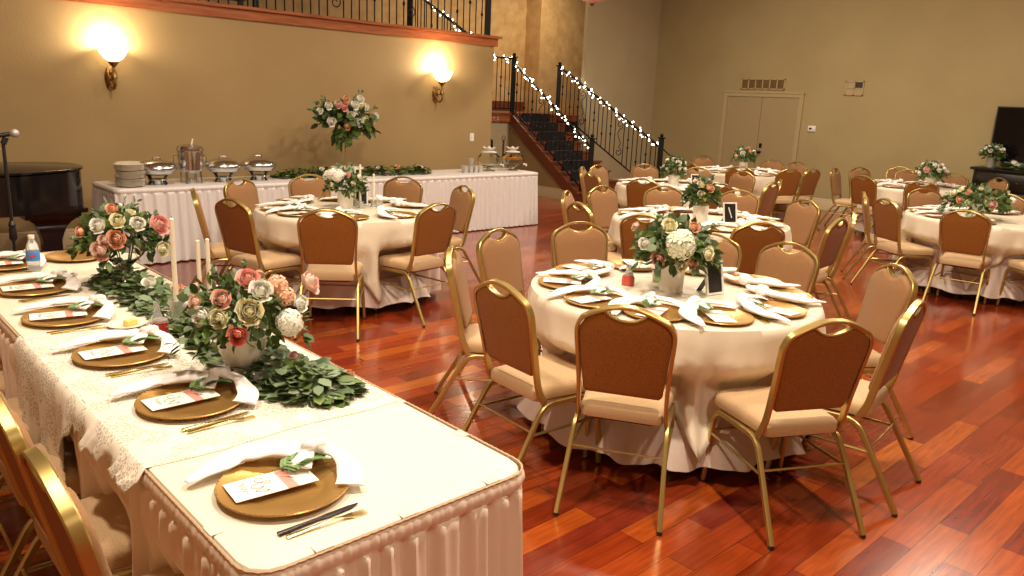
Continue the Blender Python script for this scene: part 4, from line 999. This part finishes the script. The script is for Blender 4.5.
# ------------------------------------------------------------------ round tables
R0 = .78; TZ = .77
TD_ = dict(A='nearest in the foreground', F='just in front of the buffet', B='in the middle behind the nearest one', C='nearest the staircase foot', G='farthest, before the double door', D='cut by the right frame edge', E='in front of the black dresser')
def round_table(key, cx, cy, where, corner, chairs, seed, sets, setfull, setr=.585):
    tdesc = TD_[key]
    t = thing('round_table', 'round banquet table under blush and cream cloths, '+tdesc, 'table', (cx, cy, 0), 0, 'round banquet tables')
    MB().lathe([(.001, .735), (R0-.015, .735), (R0-.01, .74), (R0-.01, .76), (R0-.015, .765), (.001, .765)], 48).build('tabletop', M['treadw'], t)
    for k in range(4):
        a = k*PI/2+rad(corner)+.4; MB().tube([(.3*math.cos(a), .3*math.sin(a), .735), (.42*math.cos(a), .42*math.sin(a), 0)], .014, 6).build('leg', M['glide'], t)
    rnd = random.Random(seed); n = 288; rings = []; pa = rnd.uniform(0, 6); NF = 15
    fr_ = [(math.atan2(by-cy, bx-cx), math.hypot(bx-cx, by-cy)) for bx, by, *_ in chairs]
    def dent(rr, a, z):
        kz = max(0, min(1, (.58-z)/.09))*max(0, min(1, (z-.12)/.2))
        for ca, cr in fr_:
            dd = abs((a-ca+PI) % (2*PI)-PI)*R0; lim = cr-.285-.262
            w_ = max(0, min(1, (.32-dd)/.12)); w_ = w_*w_*(3-2*w_)*kz
            if rr > lim: rr = rr*(1-w_)+lim*w_
        return rr
    for z in (.767, .766, .757, .74, .66, .56, .48, .40, .30, .19, .085):
        ring = []; f = max(0, (.755-z)/.74)
        for i in range(n):
            a = 2*PI*i/n; ph = NF*a+.9*math.sin(3*a+pa)+.6*math.sin(5*a)
            rr = (R0-.04 if z > .7665 else R0-.008 if z > .765 else R0)+f*.03+(.004+.036*f)*math.sin(ph)*min(1, f*5)+.010*f*math.sin(2.3*ph+1)
            rr = dent(rr, a, z)
            ring.append((rr*math.cos(a), rr*math.sin(a), z+(.014*math.sin(ph+1) if z < .09 else 0)))
        rings.append(ring)
    o = MB().loft(rings, False, False).add([(0, 0, .767)], []).build('tablecloth', M['blush'], None, 60, (cx, cy, 0))
    tag(o, 'long blush tablecloth beneath the overlay on '+where, 'tablecloth', 'blush tablecloths')
    # square satin overlay, corners hanging deep
    S = 1.012; nr = 12; rings = []
    ang = [2*PI*i/n for i in range(n)]
    hang = []
    for a in ang:
        b_ = a-rad(corner)+PI/4; b_ = (b_+PI/4) % (PI/2)-PI/4
        hang.append(min(.70, S/math.cos(b_)-R0-.012+.0*rnd.random()))
    rings.append([(.02*math.cos(a), .02*math.sin(a), TZ+.001) for a in ang])
    rings.append([((R0-.02)*math.cos(a), (R0-.02)*math.sin(a), TZ+.001) for a in ang])
    rings.append([((R0+.002)*math.cos(a), (R0+.002)*math.sin(a), TZ-.003) for a in ang])
    for k in range(1, nr+1):
        q = k/nr; ring = []
        for i, a in enumerate(ang):
            h = hang[i]*q; z = TZ-.006-h; c4 = math.cos(4*(a-rad(corner)))   # +1 at the corners
            ph = NF*a+.9*math.sin(3*a+pa)+.6*math.sin(5*a)
            f = (.755-z)/.74
            rr = R0+.012+max(0, f)*.03+(.004+.036*max(0, f))*math.sin(ph)*min(1, max(0, f)*5)+.010*max(0, f)*math.sin(2.3*ph+1)
            cw = max(0, min(1, (hang[i]-.28)/.25)); rr += q*(.010+.020*cw*(.5+.5*math.sin(2*ph)))+.010*q*math.sin(11*a+pa)
            rr = dent(rr-.0, a, z)+.012*(z < .56)
            ring.append((rr*math.cos(a), rr*math.sin(a), z))
        rings.append(ring)
    o = MB().loft(rings, True, False).build('table_overlay', M['overlay'], None, 60, (cx, cy, 0))
    md = o.modifiers.new('s', 'SOLIDIFY'); md.thickness = .002; md.offset = 1
    tag(o, 'square cream overlay with pointed hanging corners on '+where, 'table overlay', 'cream overlays')
    for j, (bx, by, pos, *rest) in enumerate(chairs):
        fa = math.degrees(math.atan2(cy-by, cx-bx))+(rest[0] if rest else 0)
        chair_at(bx, by, fa, 'tan banquet chair %s of %s' % (pos, where), 'chairs at '+where)
    for j, (a, pos) in enumerate(sets):
        setting(cx+setr*math.cos(rad(a)), cy+setr*math.sin(rad(a)), a+180, TZ+.003, '%s of %s' % (pos, where), 'on '+where, seed=j+seed, full=setfull)
    return t
def polar(cx, cy, r, L_): return [(cx+r*math.cos(rad(a)), cy+r*math.sin(rad(a)), p) for a, p in L_]
TA = (3.53, 2.43); wA = 'the nearest round table'
round_table('A', *TA, wA, 229, [(2.33, 2.53, 'at the near left'), (2.48, 1.92, 'at front left', 5), (3.03, 1.30, 'at front right', -4),
    (3.69, 1.22, 'at right with brown back showing', 0), (4.52, 1.62, 'at right with tan front showing', 0), (4.65, 2.33, 'at the far right'),
    (4.50, 2.83, 'behind its flowers'), (4.04, 3.60, 'at rear centre'), (3.30, 3.64, 'at the far left'), (2.66, 3.30, 'at the left, partly hidden,')], 3,
    [(175, 'at the near left'), (-152, 'at the front left'), (-122, 'at the front middle'), (-86, 'at the front right'), (-50, 'at the right'), (-18, 'at the far right'), (20, 'at the far side'), (60, 'at the rear'), (100, 'at the far left'), (137, 'at the left')], 2)
TF = (3.60, 5.93); wF = 'the buffet-side round table'
round_table('F', *TF, wF, 255, [(2.44, 5.68, 'at left with brown back showing'), (2.42, 6.36, 'at far left, seen edge-on,'), (2.80, 4.90, 'at front centre'), (3.73, 4.82, 'at front right'),
    (4.74, 5.72, 'at right with tan front'), (3.08, 6.99, 'at rear left'), (3.87, 7.12, 'at the rear middle'), (4.66, 6.60, 'at the rear right')], 5,
    [(-165, 'at the left'), (164, 'at the far left'), (-121, 'at the front centre'), (-78, 'at the front right'), (-12, 'at the right'), (114, 'at the rear left'), (70, 'at the rear middle'), (29, 'at the rear right')], 1)
TB = (6.07, 3.95); wB = 'the middle round table'
round_table('B', *TB, wB, 200, [(4.83, 3.63, 'at front left'), (5.33, 2.94, 'at front right'), (6.13, 5.19, 'at the rear left'), (6.82, 4.92, 'at the rear centre'),
    (7.33, 4.31, 'at the rear right'), (5.42, 5.02, 'at the far left, gold rim showing'), (4.86, 4.35, 'at the left, turned edge-on'), (7.22, 3.53, 'at the far right'), (6.18, 2.72, 'at the right, brown back showing'), (6.71, 2.85, 'at the right, tan front showing')], 7,
    [(-165, 'at the front left'), (-127, 'at the front right'), (-90, 'at the right'), (-58, 'at the right rear'), (-20, 'at the far right'), (18, 'at the rear right'), (53, 'at the rear centre'), (88, 'at the rear left'), (125, 'at the far left'), (162, 'at the left')], 1)
TC = (8.47, 5.90); wC = 'the staircase-side round table'
round_table('C', *TC, wC, 220, polar(*TC, 1.25, [(-163, 'at front left'), (97, 'at rear left'), (124, 'at the left, seen edge-on'), (158, 'at the far left, tan and gold'), (58, 'at the rear'),
    (-124, 'at front right'), (22, 'at the rear right'), (-10, 'at the far right'), (-83, 'at the right, brown back showing'), (-60, 'at the right, tan front showing')]), 9,
    [(-163, 'at the front left'), (-124, 'at the front right'), (-83, 'at the right'), (-50, 'at the right rear'), (-10, 'at the far right'), (25, 'at the rear right'), (60, 'at the rear'), (97, 'at the rear left'), (128, 'at the left'), (160, 'at the far left')], 0)
TG = (11.68, 6.85); wG = 'the door-side round table'
round_table('G', *TG, wG, 235, polar(*TG, 1.26, [(112, 'at the rear left'), (66, 'at the rear'), (8, 'at rear right'), (-14, 'at far right'), (-118, 'at the front right, brown back showing'),
    (-96, 'at the right, seen edge-on'), (-152, 'at the front centre, brown back showing'), (168, 'at the front left, brown back showing')]), 11,
    [(112, 'at the rear left'), (66, 'at the rear'), (10, 'at the rear right'), (-20, 'at the far right'), (-118, 'at the front right'), (-80, 'at the right'), (-152, 'at the front centre'), (168, 'at the front left')], 0)
TD = (9.23, 2.50); wD = 'the right-edge round table'
round_table('D', *TD, wD, 190, polar(*TD, 1.22, [(187, 'at front centre'), (147, 'at the front left, brown back showing'), (117, 'at the left, narrow tan side showing'), (50, 'at the rear'), (8, 'at the rear right'), (228, 'at the front right, cut by the frame')]), 13,
    [(187, 'at the front centre'), (150, 'at the front left'), (115, 'at the left'), (80, 'at the rear left'), (45, 'at the rear'), (8, 'at the rear right')], 1)
TE = (12.35, 4.30); wE = 'the dresser-side round table'
round_table('E', *TE, wE, 215, polar(*TE, 1.26, [(28, 'at the rear'), (164, 'at the front left, brown back showing'), (66, 'at the rear left, narrow tan'), (98, 'at the far left, seen edge-on'), (200, 'at the front centre, brown back showing'), (-2, 'at the rear right'), (-36, 'at far right')]), 15,
    [(28, 'at the rear'), (164, 'at the front left'), (66, 'at the rear left'), (98, 'at the far left'), (200, 'at the front centre'), (-2, 'at the rear right'), (-36, 'at the far right')], 0)
chair_at(14.02, 5.25, 205, 'spare tan banquet chair against the brown wall left of the dresser', 'chairs at '+wE)

# centrepieces
arrangement('rose and hydrangea arrangement in white pot on the nearest round table', (3.50, 2.42, TZ+.004), VASEP, 'white', [
    ('hyd', (3.36, 2.29, 1.065), .062), ('rpink', (3.325, 2.385, .985), .040), ('rcream', (3.38, 2.29, .96), .034), ('rpeach', (3.41, 2.25, .975), .032), ('rcream', (3.457, 2.20, 1.026), .034), ('rw', (3.31, 2.463, 1.047), .034),
    ('rcream', (3.35, 2.355, 1.145), .042), ('rpeach', (3.42, 2.265, 1.146), .030), ('rpeach', (3.312, 2.42, 1.03), .022), ('rblush', (3.40, 2.59, 1.104), .030)],
    8, (.20, .20, .15), .24, 380, 21, ('rw', 'rpeach', 'rcream'), .075, .030)
arrangement('white hydrangea and pink rose arrangement on the round table before the buffet', (3.60, 5.98, TZ+.004), VASEP, 'white', None, 12, (.15, .15, .12), .22, 170, 22, ('hydw', 'rpink', 'rw', 'rcream'), .07, .036)
arrangement('peach and cream rose arrangement on the second round table in middle row', (5.96, 3.88, TZ+.004), VASEP, 'white', None, 8, (.12, .12, .12), .25, 130, 23, ('rpeach', 'rcream', 'rblush'), .08, .045)
arrangement('white and green arrangement in white pot on table by the staircase', (8.35, 5.88, TZ+.004), VASEP, 'white', None, 12, (.14, .14, .12), .24, 130, 24, ('rw', 'rcream', 'rw'), .075, .045)
arrangement('white arrangement on the farthest table before the double door', (11.9, 7.0, TZ+.004), VASEP, 'white', None, 11, (.17, .17, .12), .26, 140, 25, ('rw', 'rw', 'rpeach'), .08, .05)
arrangement('wide peach and cream rose arrangement on the right frame edge table', (9.02, 2.55, TZ+.004), VASEP, 'white', None, 13, (.30, .30, .12), .19, 240, 26, ('rpeach', 'rcream', 'rblush', 'rw'), .085, .052)
arrangement('white and pink arrangement on round table before the black dresser', (12.4, 4.2, TZ+.004), VASEP, 'white', None, 15, (.20, .20, .13), .23, 140, 27, ('rw', 'rw', 'rblush'), .08, .05)

def sign_frame(x, y, rz, label, num=True, s=1.0):
    t = thing('table_sign', label, 'framed sign', (x, y, TZ+.003), rz, 'framed table signs')
    W_, H_ = .065*s, .09*s; lean = .22
    def T(px, pz, py=0): return (px, py*math.cos(lean)+pz*math.sin(lean), .002+pz*math.cos(lean)-py*math.sin(lean))
    def slab(x0, z0, x1, z1, y0, y1):
        return MB().add([T(x0, z0, y0), T(x1, z0, y0), T(x1, z1, y0), T(x0, z1, y0), T(x0, z0, y1), T(x1, z0, y1), T(x1, z1, y1), T(x0, z1, y1)], [(0, 1, 2, 3), (4, 7, 6, 5), (0, 4, 5, 1), (1, 5, 6, 2), (2, 6, 7, 3), (3, 7, 4, 0)])
    e = .012*s; fm = MB()
    for q in ((-W_, 0, W_, e), (-W_, 2*H_-e, W_, 2*H_), (-W_, e, -W_+e, 2*H_-e), (W_-e, e, W_, 2*H_-e)):
        s_ = slab(*q, -.008, .004); fm.add(s_.v, s_.f)
    fm.build('border', M['plasticw'], t)
    pn = slab(-W_+e, e, W_-e, 2*H_-e, -.003, .003).build('black_panel', M['black'], t)
    if num: 
        q = MB().add([T(-.018, .135*s, -.0045), T(-.008, .138*s, -.0045), T(.020, .05*s, -.0045), T(.012, .047*s, -.0045)], [(0, 1, 2, 3)]); q.build('white_stroke', M['plasticw'], pn)
    MB().add([T(-.02, .14*s, .004), T(.02, .14*s, .004), (.02, .115*s, 0), (-.02, .115*s, 0), T(-.02, .135*s, .007), T(.02, .135*s, .007), (.02, .12*s, 0), (-.02, .12*s, 0)], [(0, 1, 2, 3), (4, 5, 6, 7), (0, 4, 7, 3), (1, 5, 6, 2), (0, 1, 5, 4), (3, 2, 6, 7)]).build('easel_leg', M['black'], t)
sign_frame(3.63, 2.22, rad(-10), 'black table sign in white frame right of the nearest centrepiece', False)
sign_frame(6.12, 3.67, rad(-28), 'black table sign in white frame on the second round table in middle row', True, 1.05)
sign_frame(8.55, 5.68, rad(-35), 'black table sign in white frame on the table by the staircase', True, .95)
sign_frame(3.80, 6.05, rad(-30), 'dark table sign behind the flowers on round table before the buffet', False, 1.0)
t = thing('dressing_bottle', 'small glass bottle of red liquid on the nearest round table', 'bottle', (3.40, 2.64, TZ+.003))
MB().lathe([(.001, 0), (.034, 0), (.036, .008), (.036, .045), (.028, .058), (.001, .058)], 20).build('red_liquid', M['pinkliq'], t)
MB().lathe([(.0285, .0575), (.030, .060), (.016, .082), (.015, .108), (.019, .113), (.015, .113), (.012, .084), (.026, .060)], 20, caps=False).build('glass_neck', M['bglass'], t)
# votive, pitcher and tapers on the buffet-side table
for (x, y, h, lb) in [(3.74, 6.05, .30, 'rear taper'), (3.70, 5.90, .34, 'tallest taper'), (3.86, 5.93, .25, 'shorter right taper')]:
    taper(x, y, TZ+.003, h, lb+' beside the flowers on round table before the buffet', .06, .03)
for (x, y, lb, g_) in [(3.83, 5.80, 'small mercury glass votive beside the tapers on table before the buffet', 'F'), (3.62, 2.60, 'small clear votive glass behind the nearest centrepiece', 'A'), (5.80, 4.02, 'small dark red votive beside the flowers of the second middle-row table', 'B'), (6.2, 4.0, 'small cream votive right of flowers on second middle-row table', 'B')]:
    t = thing('votive_cup', lb, 'votive', (x, y, TZ+.003))
    MB().lathe([(.001, 0), (.028, 0), (.036, .07), (.033, .07), (.026, .006), (.001, .005)], 18, caps=False).build('cup', M['jam'] if 'red' in lb else M['frost'], t)
    MB().lathe([(.001, .004), (.024, .004), (.024, .03), (.001, .03)], 14).build('wax', M['wax'], t)

# ------------------------------------------------------------------ dresser, television and their flowers
t = thing('black_dresser', 'black wooden dresser against brown wall at right frame edge', 'dresser', (14.05, 3.2, 0))
MB().box((-.27, -.85, .08), (.30, .85, 1.02)).build('carcass', M['darkwood'], t)
MB().loft([[(x-0, y, z) for x, y in rrect(.33-i_, .90-i_, .01)] for z, i_ in ((1.02, .02), (1.03, 0), (1.055, 0), (1.065, .012))]).build('top', M['darkwood'], t)
MB().loft([[(x, y, z) for x, y in rrect(.31, .88, .01)] for z in (0, .09)]).build('plinth', M['darkwood'], t)
for r_ in range(3):
    for c_ in range(2):
        dr = MB().loft([[(-.27-d, -.80+c_*.82+e, .13+r_*.295+e), (-.27-d, -.02+c_*.82-e, .13+r_*.295+e), (-.27-d, -.02+c_*.82-e, .40+r_*.295-e), (-.27-d, -.80+c_*.82+e, .40+r_*.295-e)] for d, e in ((0, 0), (.012, 0), (.02, .015))]).build('drawer', M['darkwood'], t)
        for k_ in (.2, .58): MB().ball((-.30, -.80+c_*.82+k_, .265+r_*.295), .016, 8).build('knob', M['brass'], dr)
t = thing('television', 'large black flat-screen television on the dresser at right edge', 'television', (14.2, 3.25, 1.066))
MB().box((-.03, -.74, .09), (.03, .74, .94)).build('bezel', M['black'], t)
MB().box((-.034, -.72, .11), (-.029, .72, .92)).build('screen', M['screen'], t)
for y in (-.45, .45): MB().add([(-.14, y-.02, 0), (.10, y-.02, 0), (0, y-.02, .10), (-.14, y+.02, 0), (.10, y+.02, 0), (0, y+.02, .10)], [(0, 1, 2), (3, 5, 4), (0, 3, 4, 1), (1, 4, 5, 2), (2, 5, 3, 0)]).build('foot', M['black'], t)
arrangement('white flower bunch in glass jar on left corner of the dresser', (13.88, 3.86, 1.067), VASEP, 'frost', None, 10, (.20, .17, .11), .21, 160, 28, ('rw', 'rw', 'rcream'), .07, .048, False)
garland('greenery with one white bloom lying along the dresser top', [(13.82, 3.62), (13.82, 3.3), (13.84, 2.9)], .07, .09, 260, .08, .045, 29, 'euca', roses=[('rw', 13.80, 3.52, 1.16, .07), ('rw', 13.80, 3.45, 1.13, .05)], z=1.067)
